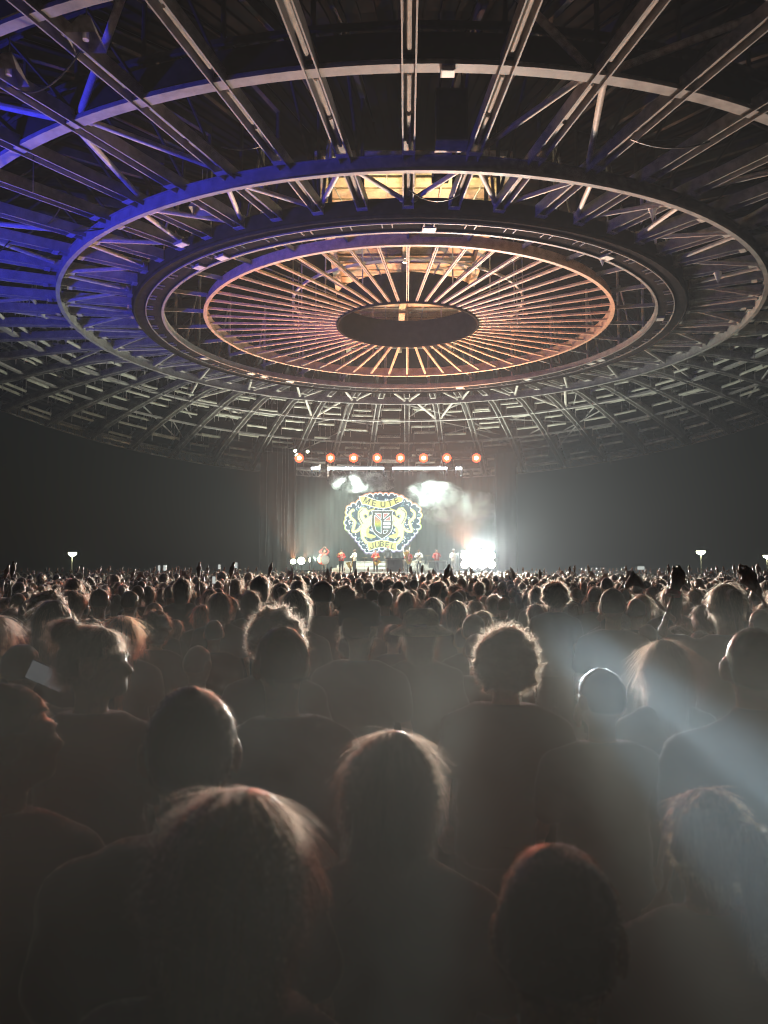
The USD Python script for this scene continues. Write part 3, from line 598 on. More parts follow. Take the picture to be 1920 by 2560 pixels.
def build_person(hair, arms, yaw=0.0, tilt=0.0, cell=.02, sleeves='short', fat=1.0, strands=0, swid=.0016, seed=0, face=False, collar=False):
    """meshes of one standing figure, facing +y, 1.77 tall"""
    R = rotz(-yaw) @ np.array([[1, 0, 0], [0, math.cos(tilt), -math.sin(tilt)], [0, math.sin(tilt), math.cos(tilt)]]); N = np.array([0, -.01, 1.53])
    H = lambda *p: N + R @ (np.array(p, float) - N)
    J = {s: arm(s, arms[0] if s < 0 else arms[1]) for s in (-1, 1)}; raised = {s: J[s][0][2] > 1.5 for s in (-1, 1)}
    SH = {s: np.array([s * .182 * fat, -.005, 1.375 + (.05 if raised[s] else 0)]) for s in (-1, 1)}
    def limbs(S, o, part_=None):
        w = fat
        if part_ in (None, 'top'):
            S.rc((-.075 * w, 0, 1.34), (-.06 * w, .0, 1.05), .108 * w + o, .098 * w + o, .05).rc((.075 * w, 0, 1.34), (.06 * w, 0, 1.05), .108 * w + o, .098 * w + o, .05)
            S.rc(SH[-1] * [.8, 1, .985], SH[1] * [.8, 1, .985], .056 + o, .056 + o, .05); S.rc((-.02, -.02, 1.475), SH[-1], .042 + o, .05 + o, .05).rc((.02, -.02, 1.475), SH[1], .042 + o, .05 + o, .05)
            S.rc((-.07 * w, 0, 1.05), (-.075 * w, 0, .92), .10 * w + o, .112 * w + o, .05).rc((.07 * w, 0, 1.05), (.075 * w, 0, .92), .10 * w + o, .112 * w + o, .05)
            for s in (-1, 1):
                e, wr = J[s]; f = 1.0 if sleeves == 'long' or part_ is None else .62
                S.rc(SH[s], SH[s] + (e - SH[s]) * f, .056 + o, .047 + .009 * (1 - f) + o, .03)
                if part_ is None or sleeves == 'long': S.rc(e, wr if part_ is None else e + (wr - e) * .93, .045 + o, .03 + o, .02)
        if part_ in (None, 'legs'):
            S.rc((-.07 * w, 0, .96), (.07 * w, 0, .96), .105 * w + o, .105 * w + o, .05)
            for s in (-1, 1): S.rc((s * .09, 0, .9), (s * .10, .015, .5), .09 * w + o, .06 + o, .04).rc((s * .10, .015, .5), (s * .105, -.02, .1), .058 + o, .042 + o, .02)
        return S
    B = limbs(SDF(), -.022)
    for s in (-1, 1): B.rc((s * .105, -.04, .05), (s * .115, .14, .03), .04, .03, .02)
    B.rc(H(0, -.008, 1.57), (0, -.004, 1.45), .054, .05, .03)
    B.el(H(0, -.012, 1.655), (.076, .096, .102), .02, R).rc(H(0, .045, 1.625), H(0, .058, 1.572), .056, .040, .03)
    B.rc(H(0, .088, 1.645), H(0, .108, 1.617), .010, .016, .015)
    for s in (-1, 1):
        B.el(H(s * .083, -.004, 1.636), (.015, .025, .037), .008, R)
        if face: B.rc(H(s * .022, .092, 1.668), H(s * .048, .082, 1.668), .012, .010, .012).el(H(s * .034, .078, 1.65), (.012, .010, .009), .004, R)
    if face: B.rc(H(-.02, .093, 1.596), H(.02, .093, 1.596), .010, .010, .006).rc(H(-.018, .093, 1.583), H(.018, .093, 1.583), .010, .010, .006).el(H(0, .085, 1.560), (.022, .02, .018), .02, R)
    for s in (-1, 1):
        e, wr = J[s]; d = (wr - e) / np.linalg.norm(wr - e); side = np.cross(d, (0, 1, 0)); side /= np.linalg.norm(side) + 1e-9; nrm = np.cross(side, d)
        k0 = wr + d * .085; B.rc(wr, k0, .028, .032, .02).rc(k0 - side * .022, k0 + side * .022, .020, .020, .02)
        if cell <= .017:
            for q in range(4):
                o = (q - 1.5) * .0215; a = k0 + side * o; l = (.068, .080, .076, .058)[q]; m = a + d * l * .55 + nrm * .010; B.rc(a, m, .0105, .0095, .006).rc(m, m + d * l * .5 + nrm * .022, .0095, .008, .004)
            B.rc(wr + d * .03 + side * .024 * s, wr + d * .085 + side * .055 * s + nrm * .015, .014, .010, .008)
        else: B.rc(k0, k0 + d * .085 + nrm * .02, .03, .02, .01)
    out = {'body': B.mesh(cell)}
    T = limbs(SDF(), .008, 'top')
    if collar: T.rc((0, -.02, 1.45), (0, -.02, 1.51), .075, .07, .02)
    folds = (lambda X: (meshkit.noise(X * np.array([11, 11, 6]) + X[..., 2:] * 3, seed) - .5) * .022 + (meshkit.noise(X * 28, seed + 5) - .5) * .008) if cell < .018 else None
    out['top'] = T.mesh(cell, noise=folds, cut=lambda X: np.maximum(X[..., 2] - (1.53 if collar else 1.487), np.maximum(.86 - X[..., 2], -(X[..., 0] ** 2 * 0 + 1))))
    if any(raised.values()): T2 = T  # raised sleeves pass the neckline height
    if any(raised.values()):
        out['top'] = T.mesh(cell, noise=folds, cut=lambda X: np.maximum(np.where(np.abs(X[..., 0]) < .12, X[..., 2] - 1.487, -1.0), .86 - X[..., 2]))
    out['trousers'] = limbs(SDF(), .01, 'legs').mesh(cell, cut=lambda X: np.maximum(X[..., 2] - .955, .1 - X[..., 2]))
    S = SDF()
    for s in (-1, 1): S.rc((s * .105, -.045, .055), (s * .115, .15, .04), .05, .042, .02)
    out['shoes'] = S.mesh(max(cell, .02), cut=lambda X: .004 - X[..., 2])
    rr = np.random.default_rng(seed)
    Rt = R.T; loc = lambda X: (X - N) @ R + N
    if hair:
        g = SDF(); top = .010 if hair != 'shaved' else .004
        g.el(H(0, -.014, 1.658), (.076 + top, .097 + top, .102 + top), .02, R)
        low = 1.60
        if hair in ('bob', 'long'): g.rc(H(0, -.03, 1.64), H(0, -.045, 1.54 if hair == 'bob' else 1.38), .090, .085 if hair == 'bob' else .07, .04); low = 1.45 if hair == 'bob' else 1.22
        if hair == 'long': g.rc(H(0, -.075, 1.45), H(0, -.085, 1.26), .07, .05, .03)
        if hair == 'tail': g.rc(H(0, -.10, 1.70), H(0, -.15, 1.69), .03, .03, .02).rc(H(0, -.15, 1.69), H(.01, -.15, 1.45), .034, .015, .02); low = 1.42
        if hair == 'bun': g.el(H(0, -.09, 1.745), (.05, .05, .045), .01, R)
        if hair == 'curly': g.el(H(0, -.02, 1.67), (.115, .125, .12), .03, R).el(H(-.04, -.06, 1.62), (.08, .07, .08), .03, R).el(H(.05, -.06, 1.62), (.08, .07, .08), .03, R); low = 1.53
        nz = (lambda X: (meshkit.noise(X * 26, seed) - .5) * .045 + (meshkit.noise(X * 60, seed) - .5) * .02) if hair == 'curly' else (lambda X: (meshkit.noise(X * np.array([40, 40, 14]), seed) - .5) * .012)
        def cut(X):
            L = loc(X); face_ = np.where((L[..., 1] > .035) & (L[..., 2] < 1.70), L[..., 1] - .035, -1.0)
            side = np.where((L[..., 2] < 1.665) & (L[..., 1] > -.035) & (low > 1.55), L[..., 1] + .035, -1.0)
            return np.maximum(np.maximum(low - L[..., 2] + .35 * np.maximum(L[..., 1], -.05) + (.02 if low > 1.55 else 0), face_), side)
        out['hair'] = g.mesh(min(cell, .014), cut=cut, noise=nz)
        if strands:
            V, Fc = out['hair']; tmm = trimesh.Trimesh(V, Fc, process=False); pts, fi = trimesh.sample.sample_surface(tmm, strands, seed=seed); nn = tmm.face_normals[fi]
            fl = np.array([0, -.35, -1.0]) @ R.T; tg = fl - nn * (nn @ fl)[:, None]; tg /= np.linalg.norm(tg, axis=1, keepdims=True) + 1e-6
            L = {'curly': .05, 'long': .16, 'bob': .10, 'tail': .06, 'bun': .06, 'shaved': .004}.get(hair, .020) * rr.uniform(.5, 1.3, strands)
            out_ = {'curly': .7, 'shaved': 1.5, 'long': .05, 'bob': .08}.get(hair, .28) * rr.uniform(.3, 1.5, strands); jit = rr.normal(0, {'curly': .35, 'long': .05, 'bob': .07}.get(hair, .13), (strands, 3))
            C = [pts - nn * .004]; dirv = tg + nn * out_[:, None] + jit
            for q in range(4):
                dirv = dirv / np.linalg.norm(dirv, axis=1, keepdims=True); C.append(C[-1] + dirv * (L / 4)[:, None])
                dirv = dirv + np.array([0, 0, -.22 if hair != 'curly' else 0]) + (rr.normal(0, .8, (strands, 3)) if hair == 'curly' else rr.normal(0, .08, (strands, 3)))
            out['strands'] = (np.stack(C, 1), swid)
    return out
per_object('cloth_dark', [(0, (.012, .012, .014)), (.3, (.02, .022, .03)), (.5, (.05, .05, .055)), (.7, (.018, .02, .04)), (.85, (.035, .03, .03)), (1, (.12, .11, .1))], .85, .4)
per_object('cloth_trousers', [(0, (.012, .012, .014)), (.5, (.02, .025, .04)), (1, (.05, .045, .04))], .85)
per_object('skin', [(0, (.42, .24, .17)), (.6, (.5, .3, .22)), (.85, (.3, .17, .11)), (1, (.12, .065, .045))], .48, .1)
per_object('hair_dark', [(0, (.012, .009, .008)), (.4, (.03, .018, .012)), (.65, (.07, .04, .022)), (.85, (.16, .1, .05)), (1, (.3, .22, .12))], .42, .35)
per_object('hair_red', [(0, (.16, .04, .015)), (1, (.2, .06, .02))], .4, .3)  # red stage light put into the hair colour
per_object('hair_blond', [(0, (.4, .27, .12)), (1, (.5, .36, .18))], .4, .3)
paint('shoe', (.03, .03, .03), .6)
paint('red_jacket', (.45, .03, .02), .7, .2, 8.0); paint('white_cloth', (.75, .73, .68), .8, .1, 8.0); paint('dark_cloth', (.03, .03, .035), .85, .2, 8.0)
paint('cap_cloth', (.06, .06, .07), .85, .2, 9.0); paint('straw', (.5, .42, .28), .75, .25, 30.0, bump=.5); paint('scarf_cloth', (.16, .12, .12), .85, .3, 12.0); paint('band_red', (.4, .03, .05), .6)
def strand_mat(name, ramp):
    return mat(name, {'o': ('object_info', {}), 'r': ('rgb_ramp', {'ramp': ramp}), 'h': ('principled_hair_bsdf', {'model': 'Chiang', 'parametrization': 'Direct coloring', 'roughness': .5, 'radial_roughness': .6})}, [('o.random', 'r.fac'), ('r.color', 'h.color')], surface='h.BSDF')
strand_mat('strand_dark', [(0, (.06, .04, .028)), (.6, (.11, .075, .05)), (1, (.28, .21, .14))]); strand_mat('strand_red', [(0, (.45, .14, .06)), (1, (.45, .14, .06))]); strand_mat('strand_blond', [(0, (.75, .6, .36)), (1, (.75, .6, .36))])  # the red strands carry the red stage light as well
def curves(parent, name, C, w, m):
    c = UsdGeom.BasisCurves.Define(stage, numbered(str(parent.GetPath()), name)); n, k, _ = C.shape
    c.CreateTypeAttr('linear'); c.CreateCurveVertexCountsAttr(Vt.IntArray.FromNumpy(np.full(n, k, np.int32))); c.CreatePointsAttr(Vt.Vec3fArray.FromNumpy(C.reshape(-1, 3).astype(np.float32)))
    wd = np.tile(np.linspace(1, .35, k) * w, n).astype(np.float32); c.CreateWidthsAttr(Vt.FloatArray.FromNumpy(wd)); c.SetWidthsInterpolation('vertex')
    UsdShade.MaterialBindingAPI.Apply(c.GetPrim()).Bind(M[m]); return c.GetPrim()
def dress(t, pm, hm='hair_dark', sm='strand_dark', top='cloth_dark', legs='cloth_trousers'):
    part(t, 'body', pm['body'], 'skin', True); part(t, 'top', pm['top'], top, True); part(t, 'trousers', pm['trousers'], legs, True); part(t, 'shoes', pm['shoes'], 'shoe', True)
    if 'hair' in pm:
        h = part(t, 'hair', pm['hair'], hm, True)
        if 'strands' in pm: curves(h, 'loose_hair', *pm['strands'], sm)
    return t
def place(px, py, w=None, d=None):
    d = d or 1950 * .172 / w; p = at_y(px, py, d); return np.array([p[0], p[1], 0.0]), p[2] / 1.785
TAKEN = []
def near_person(label, px, py, w, hair='short', arms=('down', 'down'), yaw=0.0, tilt=0.0, rz=0.0, cell=.016, hm='hair_dark', sm='strand_dark', strands=2500, swid=.0011, seed=0, d=None, extra=None, top='cloth_dark', **kw):
    if not rz: rz = ((seed * 37) % 11 - 5) * .05
    if not yaw: yaw, tilt = ((seed * 53) % 9 - 4) * .06, ((seed * 29) % 7 - 3) * .04
    loc, sc = place(px, py, w, d); pm = build_person(hair, arms, yaw, tilt, cell, strands=strands, swid=swid, seed=seed, **kw)
    t = thing('person', label, 'person', None, loc, rz, sc); dress(t, pm, hm, sm, top)
    if extra: extra(t)
    TAKEN.append((loc[0], loc[1], px, py, w)); return t, loc, sc
# ---- the people one can tell apart, nearest first (place and size read off the photograph)
near_person('nearest person at bottom right, dark short hair with a reddish lit crown', 1385, 2085, 330, 'short', strands=9000, swid=.0007, cell=.013, seed=1, collar=True)
near_person('nearest person at bottom left of middle, tousled hair lit orange along its right side', 600, 1940, 315, 'bob', rz=-.2, strands=9000, swid=.0007, cell=.013, seed=2)
near_person('person with a dark chin length bob in the middle of the foreground', 985, 1808, 205, 'bob', strands=8000, swid=.0008, cell=.013, seed=3, collar=True)
near_person('person with blond front strands at the right edge of the foreground', 1760, 1955, 200, 'tail', yaw=-.35, hm='hair_blond', sm='strand_blond', strands=6000, swid=.0008, cell=.013, seed=4)
near_person('tall broad shouldered person left of middle with a pale lit right ear and neck', 480, 1692, 225, 'short', fat=1.1, strands=6000, swid=.0008, cell=.013, seed=5)
near_person('person at the bottom left edge turned right, cheek lit', 20, 1690, 190, 'short', yaw=.9, strands=5000, swid=.0009, cell=.013, seed=6, face=True)
near_person('woman in profile at the left looking right, face edged with light, dark hair tied back', 235, 1550, 128, 'bun', yaw=1.5, cell=.009, strands=5000, swid=.0009, seed=7, face=True)
near_person('person with close cropped hair left of middle, right ear edged with light', 707, 1554, 132, 'short', strands=5000, swid=.0009, seed=8, cell=.013)
near_person('curly haired person just behind the close cropped head left of middle', 690, 1524, 92, 'curly', strands=4000, swid=.0012, seed=9)
near_person('tall dark silhouetted person with square shoulders before the left part of the stage', 807, 1446, 44, 'short', strands=1500, swid=.002, seed=10, fat=1.08, d=6.6)
near_person('person in a peaked cap before the middle of the stage', 900, 1500, 84, 'short', strands=1200, swid=.0016, seed=11, extra=lambda t: part(t, 'cap', MB().lathe((0, -.01, 1.66), [(.106, 0), (.108, .05), (.09, .105), (.04, .13), (.004, .135)], 20).box((0, .13, 1.665), (.15, .1, .012)), 'cap_cloth', smooth=50))
near_person('person wearing a wide pale straw hat right of the middle', 1052, 1526, 74, 'bob', strands=1200, swid=.0016, seed=12, extra=lambda t: part(t, 'hat', MB().lathe((0, -.01, 1.68), [(.19, -.035), (.185, -.02), (.11, .02), (.105, .08), (.07, .115), (.004, .12)], 28), 'straw', smooth=50))
near_person('small dark head below the monitor, hair in a bun', 982, 1556, 52, 'bun', strands=1500, swid=.0018, seed=13)
near_person('person with frizzy lit hair and sloping shoulders right of the middle', 1262, 1572, 108, 'curly', strands=5000, swid=.0010, seed=14, fat=1.1)
near_person('short haired person half hidden left of the frizzy head right of middle', 1192, 1578, 70, 'short', strands=2500, swid=.0014, seed=15)
near_person('person under the beam right of the floodlight, hair lit pale at its top', 1338, 1506, 58, 'bob', strands=2000, swid=.0016, seed=16, d=8.6)
near_person('person with big curly hair right of the floodlight', 1385, 1455, 52, 'curly', strands=2500, swid=.0018, seed=17, d=8.0)
near_person('person in the pale beam at the right, left cheek and neck lit', 1500, 1660, 118, 'short', yaw=-.3, strands=4000, swid=.001, seed=18, cell=.013)
near_person('woman with long dark hair lit red on its left side at the right', 1655, 1588, 104, 'long', strands=4000, swid=.001, seed=19)
near_person('broad shouldered man with shaved head at the right edge', 1878, 1548, 142, 'shaved', fat=1.12, strands=3000, swid=.001, seed=20, cell=.013, collar=True)
near_person('person at the right with both arms stretched high and a red wristband', 1812, 1452, 72, 'tail', arms=('up2', 'up2'), cell=.014, strands=2500, swid=.0013, seed=21, extra=lambda t: part(t, 'wristband', MB().tube((-.262, .095, 1.70), (-.254, .10, 1.725), .042, 12), 'band_red'))
near_person('person at the right with both hands joined above the head, elbows wide', 1590, 1492, 48, 'short', arms=('clap', 'clap'), strands=1500, swid=.002, seed=22)
near_person('small head between the raised elbows and the long haired woman at the right', 1618, 1556, 52, 'short', strands=1500, swid=.0018, seed=23)
near_person('bare necked person with short hair left of the close cropped head, ears lit', 535, 1546, 54, 'short', strands=1800, swid=.0018, seed=24)
near_person('frizzy haired person at the left with pale lit crown', 392, 1530, 58, 'curly', strands=2500, swid=.0016, seed=25)
near_person('small person leaning on the frizzy haired one at the left, face edge lit', 440, 1545, 40, 'bob', yaw=.5, strands=1500, swid=.002, seed=26)
near_person('woman with long red lit hair behind the woman in profile', 305, 1531, 70, 'long', hm='hair_red', sm='strand_red', strands=5000, swid=.0013, seed=27)
near_person('person with pale lit short hair behind the long red lit hair at the left', 326, 1516, 36, 'bob', strands=1200, swid=.0025, seed=28)
near_person('person with a bright tangle of hair tied up at the left', 190, 1477, 46, 'bun', strands=2500, swid=.002, seed=29)
near_person('tall person just right of the tied up hair at the left', 250, 1467, 46, 'short', strands=1500, swid=.002, seed=30)
near_person('person with headscarf and lit mask strap at the left', 138, 1490, 84, 'bob', yaw=-.25, strands=900, swid=.0015, seed=31, extra=lambda t: part(t, 'strap', MB().tube((-.10, -.02, 1.70), (-.085, .06, 1.60), .006, 6).tube((.10, -.02, 1.72), (.09, .05, 1.60), .006, 6).tube((.09, .05, 1.60), (.11, .03, 1.57), .005, 6), 'white_paint'))
near_person('blond long haired woman cut off by the left edge', -6, 1530, 76, 'long', hm='hair_blond', sm='strand_blond', strands=6000, swid=.0012, seed=32)
near_person('person at the left holding up a pale phone with a bent arm', 62, 1600, 92, 'short', arms=('down', 'phone'), strands=1500, swid=.0014, seed=33, sleeves='long')
near_person('person with rounded hair and lit right rim left of the close cropped head', 552, 1475, 48, 'bob', strands=1500, swid=.002, seed=34)
near_person('person with rounded hair right of the rounded lit rim, left of the stage', 626, 1473, 42, 'bob', strands=1500, swid=.002, seed=35)
near_person('person whose hair rim glows red at the left', 506, 1508, 40, 'long', hm='hair_red', sm='strand_red', strands=1500, swid=.002, seed=36)
near_person('short haired person left of the middle before the rounded heads', 325, 1473, 42, 'short', strands=1500, swid=.002, seed=37)

# ---- the crowd: a few figures built once, then copied
kinds = [('short', ('down', 'down'), 'short haired person'), ('bob', ('down', 'down'), 'bob haired person'), ('long', ('down', 'down'), 'long haired person'), ('curly', ('down', 'down'), 'curly haired person'),
         ('tail', ('down', 'down'), 'person with a ponytail'), ('shaved', ('down', 'down'), 'shaved head person'), ('short', ('clap', 'clap'), 'short haired person clapping'), ('bob', ('down', 'high'), 'person raising right arm'),
         ('short', ('up', 'down'), 'person raising left arm'), ('long', ('high', 'high'), 'long haired, arms up'), ('bob', ('phone', 'phone'), 'person, hands at face,')]
stage.CreateClassPrim('/World/person_forms')
FORM, LOW = [], []
for q, (h, a, dsc) in enumerate(kinds):
    x = UsdGeom.Xform.Define(stage, f'/World/person_forms/form_{q:03d}').GetPrim(); dress(x, build_person(h, a, cell=.02, strands=1100, swid=.0026, seed=50 + q)); FORM.append(x.GetPath())
cand = []
rw = np.random.default_rng(5); y = 3.3
while y < 55.2:
    half = y * .52 + .6; x = -half + rw.uniform(0, .5)
    while x < half:
        cand.append((x + rw.normal(0, .07), y + rw.normal(0, .10), rw.uniform(0, 1))); x += rw.uniform(.46, .62) * (1 + .013 * y)
    y += .56 if y < 14 else .82
pl = []
for x, y, u in cand:
    zt = min(1.9, max(1.52, rw.normal(1.70, .085))); px, py = 960 + F * x / y, 1425 + F * (CZ - zt) / y; w = F * .172 / y
    if any(math.hypot(x - a, y - b) < .42 for a, b, *_ in TAKEN): continue
    if any(b > y and abs(px - p) < .55 * (w + ww) and py < q + 1.0 * ww for a, b, p, q, ww in TAKEN): continue
    if abs(x - (.43 + (fp[0] - .23) * y / 56)) < .32 and zt > 1.56 + (fp[2] - 1.46) * y / 56 - .12: continue
    arms_p = .15 if 8 < y < 12 else .0 if y <= 8 else (.24 if abs(px - 960) > 320 else .10) * (1.6 if meshkit.noise(np.array([x * .35, y * .35, 0.0])) > .55 else .5)
    if y < 9: k = int(rw.choice([0, 0, 1, 2, 3, 4, 5]))
    else: k = int(rw.integers(6, 11)) if rw.uniform() < arms_p else int(rw.choice([0, 0, 1, 1, 2, 3, 4, 5]))
    if k >= 6: zt = min(zt, 1.72)
    pl.append((y, x, zt, k, px))
pl.sort()
def zone(px):
    for lim, s in ((181, 'left of the left street lamp'), (420, 'right of the left street lamp'), (640, 'left of the stage'), (800, 'before the left stage lamps'), (960, 'before the band'), (1080, 'before the monitor platform'),
                   (1290, 'below the floodlight'), (1500, 'right of the floodlight'), (1700, 'left of the right lamp post')):
        if px < lim: return s
    return 'below the right street lamp'
made_ = {}
for y, x, zt, k, px in pl[:262]:
    z_ = zone(px); depth = 'few rows ahead' if y < 7.5 else ('in middle rows' if y < 11 else 'in farther rows')
    made_.setdefault((f'{kinds[k][2]} {depth}, {z_}', f'{kinds[k][2]}: {depth}, {z_}', k), []).append((px, x, y, zt))
ORD = ('leftmost one', 'second from left', 'third from left', 'fourth from left', 'fifth from left', 'sixth from left', 'seventh from left', 'eighth from left', 'ninth from left')
for (lab, grp, k), who in made_.items():
    who.sort(); m_ = len(who)
    for q, (px, x, y, zt) in enumerate(who):
        tag_ = '' if m_ == 1 else ', ' + ('rightmost one' if q == m_ - 1 else ORD[min(q, 8)])
        copies(FORM[k], 'person', lab + tag_, 'person', grp, (x, y, 0), rw.normal(0, .25), zt / 1.785)
far = pl[262:]
emit('phone_glow', (.8, .85, .8), .6); emit('phone_dim', (.8, .85, .9), .07); emit('phone_warm', (1, .6, .25), 1.5)
# phones held up over the heads
for k, (px, py, y, lab) in enumerate(((398, 1420, 20.0, 'left of a pair held up at the left'), (412, 1420, 20.0, 'right of a pair held up at the left'), (577, 1436, 24.0, 'glowing orange, held up left of the stage'), (590, 1413, 20.0, 'highest, held up left of the stage'), (548, 1417, 24.0, 'small, held up left of the stage'),
                                      (1602, 1420, 15.0, 'held up sideways at the right'), (118, 1690, 2.9, 'big and pale, held at the left edge'), (535, 1450, 16.0, 'pale, held low left of the stage'))):
    p = at_y(px, py, y); big = k == 6; ph = thing('phone', f'bright phone {lab}', 'phone', None, p, rw.normal(0, .3)); w_, h_ = (.075, .155) if k not in (5, 6) else (.15, .072)
    if k == 6: UsdGeom.Xformable(ph).AddRotateYOp().Set(24.0)
    part(ph, 'case', MB().box((0, 0, 0), (w_, .009, h_)), 'black_metal'); part(ph, 'screen', MB().box((0, -.006, 0), (w_ * .92, .003, h_ * .92)), 'phone_warm' if k == 2 else 'phone_dim' if k == 6 else 'phone_glow')

# the rest of the crowd up to the stage, too many and too small to pick apart
pi = UsdGeom.PointInstancer.Define(stage, '/World/distant_crowd'); keys(pi.GetPrim(), 'distant packed crowd of small heads and raised hands up to the stage edge', 'crowd', None, 'stuff')
for q, k in enumerate((0, 1, 2, 3, 6, 7, 9)):
    h, a, _ = kinds[k]; x = UsdGeom.Xform.Define(stage, f'/World/distant_crowd/figure_{q:03d}').GetPrim(); dress(x, build_person(h, a, cell=.03, strands=350, swid=.006, seed=80 + q)); pi.GetPrototypesRel().AddTarget(x.GetPath())
idx = {0: 0, 1: 1, 2: 2, 3: 3, 4: 1, 5: 0, 6: 4, 7: 5, 8: 5, 9: 6, 10: 4}
pi.CreateProtoIndicesAttr(Vt.IntArray([idx[k] for *_, k, _p in far])); pi.CreatePositionsAttr(Vt.Vec3fArray([Gf.Vec3f(x, y, 0) for y, x, *_ in far]))
pi.CreateScalesAttr(Vt.Vec3fArray([Gf.Vec3f(zt / 1.785) for _, _, zt, *_ in far]))
def yawq(a): return Gf.Quath(math.cos(a / 2), 0, 0, math.sin(a / 2))
pi.CreateOrientationsAttr(Vt.QuathArray([yawq(rw.normal(0, .3)) for _ in far]))
# ------------------------------------------------------------------ the band on the stage, facing the crowd
def performer(label, px, arms, top, y=SY + .3, hair='short', legs='dark_cloth', h=1.76, seed=0, yaw=0.0, rz=0.0, extra=None, lift=0.0):
    p = at_y(px, 1432, y); t = thing('person', label, 'person', None, (p[0], y, SZ + lift), math.pi + rz, h / 1.785)
    dress(t, build_person(hair, arms, yaw, .05, .02, 'long', 1.02, seed=seed), 'hair_dark', 'strand_dark', top, legs)
    if extra: extra(t)
    return np.array([p[0], y, SZ + lift])
jack = lambda t: part(t, 'lapel', MB().bar((-.05, .135, 1.42), (-.03, .145, 1.0), .03, .01, up=(0, 1, 0)).bar((.05, .135, 1.42), (.03, .145, 1.0), .03, .01, up=(0, 1, 0)), 'white_cloth')
q = performer('drummer in red jacket with arms joined overhead at the left of the band', 811, ('over', 'over'), 'red_jacket', seed=101, extra=jack, h=1.72)
t = thing('bass_drum', 'big pale marching drum before the drummer with raised arms', 'drum'); c = q + [0, -.48, .95]
part(t, 'shell', MB().lathe(c, [(.36, -.22), (.36, .22)], 24, (.5, -1, 0)), 'red_jacket', smooth=40); part(t, 'skin', MB().lathe(c, [(.004, -.21), (.35, -.21), (.35, .21), (.004, .21)], 24, (.5, -1, 0)), 'drum_shell', smooth=40); part(t, 'hoop', MB().lathe(c, [(.355, -.24), (.385, -.24), (.385, -.2), (.355, -.2), (.355, -.24)], 24, (.5, -1, 0)), 'brass')
q = performer('musician in red jacket holding a trumpet across the chest, second from left', 853, ('play', 'fold'), 'red_jacket', seed=102, rz=.2, extra=jack)
def horn(name, label, cat, pts, radii, bell, bm='brass'):
    t = thing(name, label, cat); b = MB(); pts = np.asarray(pts, float)
    for k in range(len(pts) - 1): b.tube(pts[k], pts[k + 1], radii[k], 8, radii[k + 1])
    part(t, 'tubing', b, bm, smooth=50); d = pts[-1] - pts[-2]; part(t, 'bell', MB().lathe(pts[-1], [(radii[-1], 0), (radii[-1] * 1.5, bell * .5), (bell, bell * .9), (bell * .95, bell * .9), (radii[-1] * .9, 0)], 18, d), bm, smooth=50); return t
horn('trumpet', 'brass trumpet held by the second musician from the left', 'trumpet', q + np.array([[.02, -.2, 1.5], [-.08, -.34, 1.38], [-.2, -.45, 1.3]]), [.02, .022, .03], .09)
q = performer('musician in pale jacket turned sideways, third from left', 886, ('play', 'play'), 'white_cloth', seed=103, rz=-.9)
horn('saxophone', 'large yellow brass saxophone hanging low at the side of the musician in the pale jacket', 'saxophone', q + np.array([[-.05, -.25, 1.3], [-.1, -.3, 1.15], [-.18, -.32, .5], [-.26, -.34, .32], [-.36, -.34, .42], [-.4, -.34, .6]]), [.02, .03, .06, .085, .1, .12], .2)
q = performer('musician in red jacket playing a brass horn at the waist, left of the monitor', 939, ('play', 'play'), 'red_jacket', seed=104, extra=jack, h=1.68, lift=.05)
horn('trombone', 'brass horn held at the waist left of the monitor', 'horn', q + np.array([[.3, -.2, 1.15], [0, -.32, 1.02], [-.1, -.36, .7], [.05, -.38, .52], [.2, -.38, .7]]), [.03, .045, .06, .08, .1], .19)
performer('musician mostly hidden behind the monitor, head showing above it', 970, ('down', 'down'), 'dark_cloth', seed=105, y=SY + 2.0, lift=.3)
q = performer('musician in red jacket with a brass horn, right beside the monitor', 1021, ('play', 'play'), 'red_jacket', seed=106, extra=jack, h=1.7)
horn('tuba', 'brass tuba held before the chest right beside the monitor', 'tuba', q + np.array([[.1, -.25, 1.2], [.2, -.32, .9], [.05, -.36, .65], [-.14, -.36, .9], [-.16, -.33, 1.3]]), [.03, .06, .09, .1, .12], .22)
performer('musician behind with both pale hands up, right beside the monitor', 1016, ('high', 'high'), 'white_cloth', seed=107, y=SY + 1.4, h=1.7, lift=.05)
q = performer('percussionist in pale shirt with a dark strap behind snare drums', 1047, ('fold', 'fold'), 'white_cloth', seed=108, extra=lambda t: part(t, 'strap', MB().bar((-.16, .12, 1.44), (.12, .16, 1.05), .06, .02, up=(0, 1, 0)), 'cap_cloth'))
for k, dx in enumerate((-.28, .22)):
    t = thing('snare_drum', f'small pale snare drum on a stand, {("left", "right")[k]} one before the percussionist', 'drum'); c = q + [dx, -.6, .78]
    part(t, 'shell', MB().lathe(c, [(.19, -.09), (.19, .09)], 18), 'drum_shell', smooth=40); part(t, 'skin', MB().lathe(c, [(.004, .095), (.195, .09), (.2, .07)], 18), 'white_paint'); st_ = MB()
    for g_ in range(3): st_.tube(c + [0, 0, -.1], c + [.25 * math.cos(g_ * 2.1), .25 * math.sin(g_ * 2.1), -.77], .014, 5)
    part(t, 'stand', st_, 'steel')
q = performer('singer in red jacket with a microphone at the mouth behind a xylophone', 1092, ('mic', 'play'), 'red_jacket', seed=109, extra=jack)
t = thing('xylophone', 'long pale xylophone on a frame before the singer', 'xylophone'); c = q + [0, -.6, .84]
for k in range(20): part(t, 'bar', MB().box(c + [(k - 9.5) * .068, 0, .03], (.05, .44 - .012 * k, .025)), 'wood_slat')
fr_ = MB()
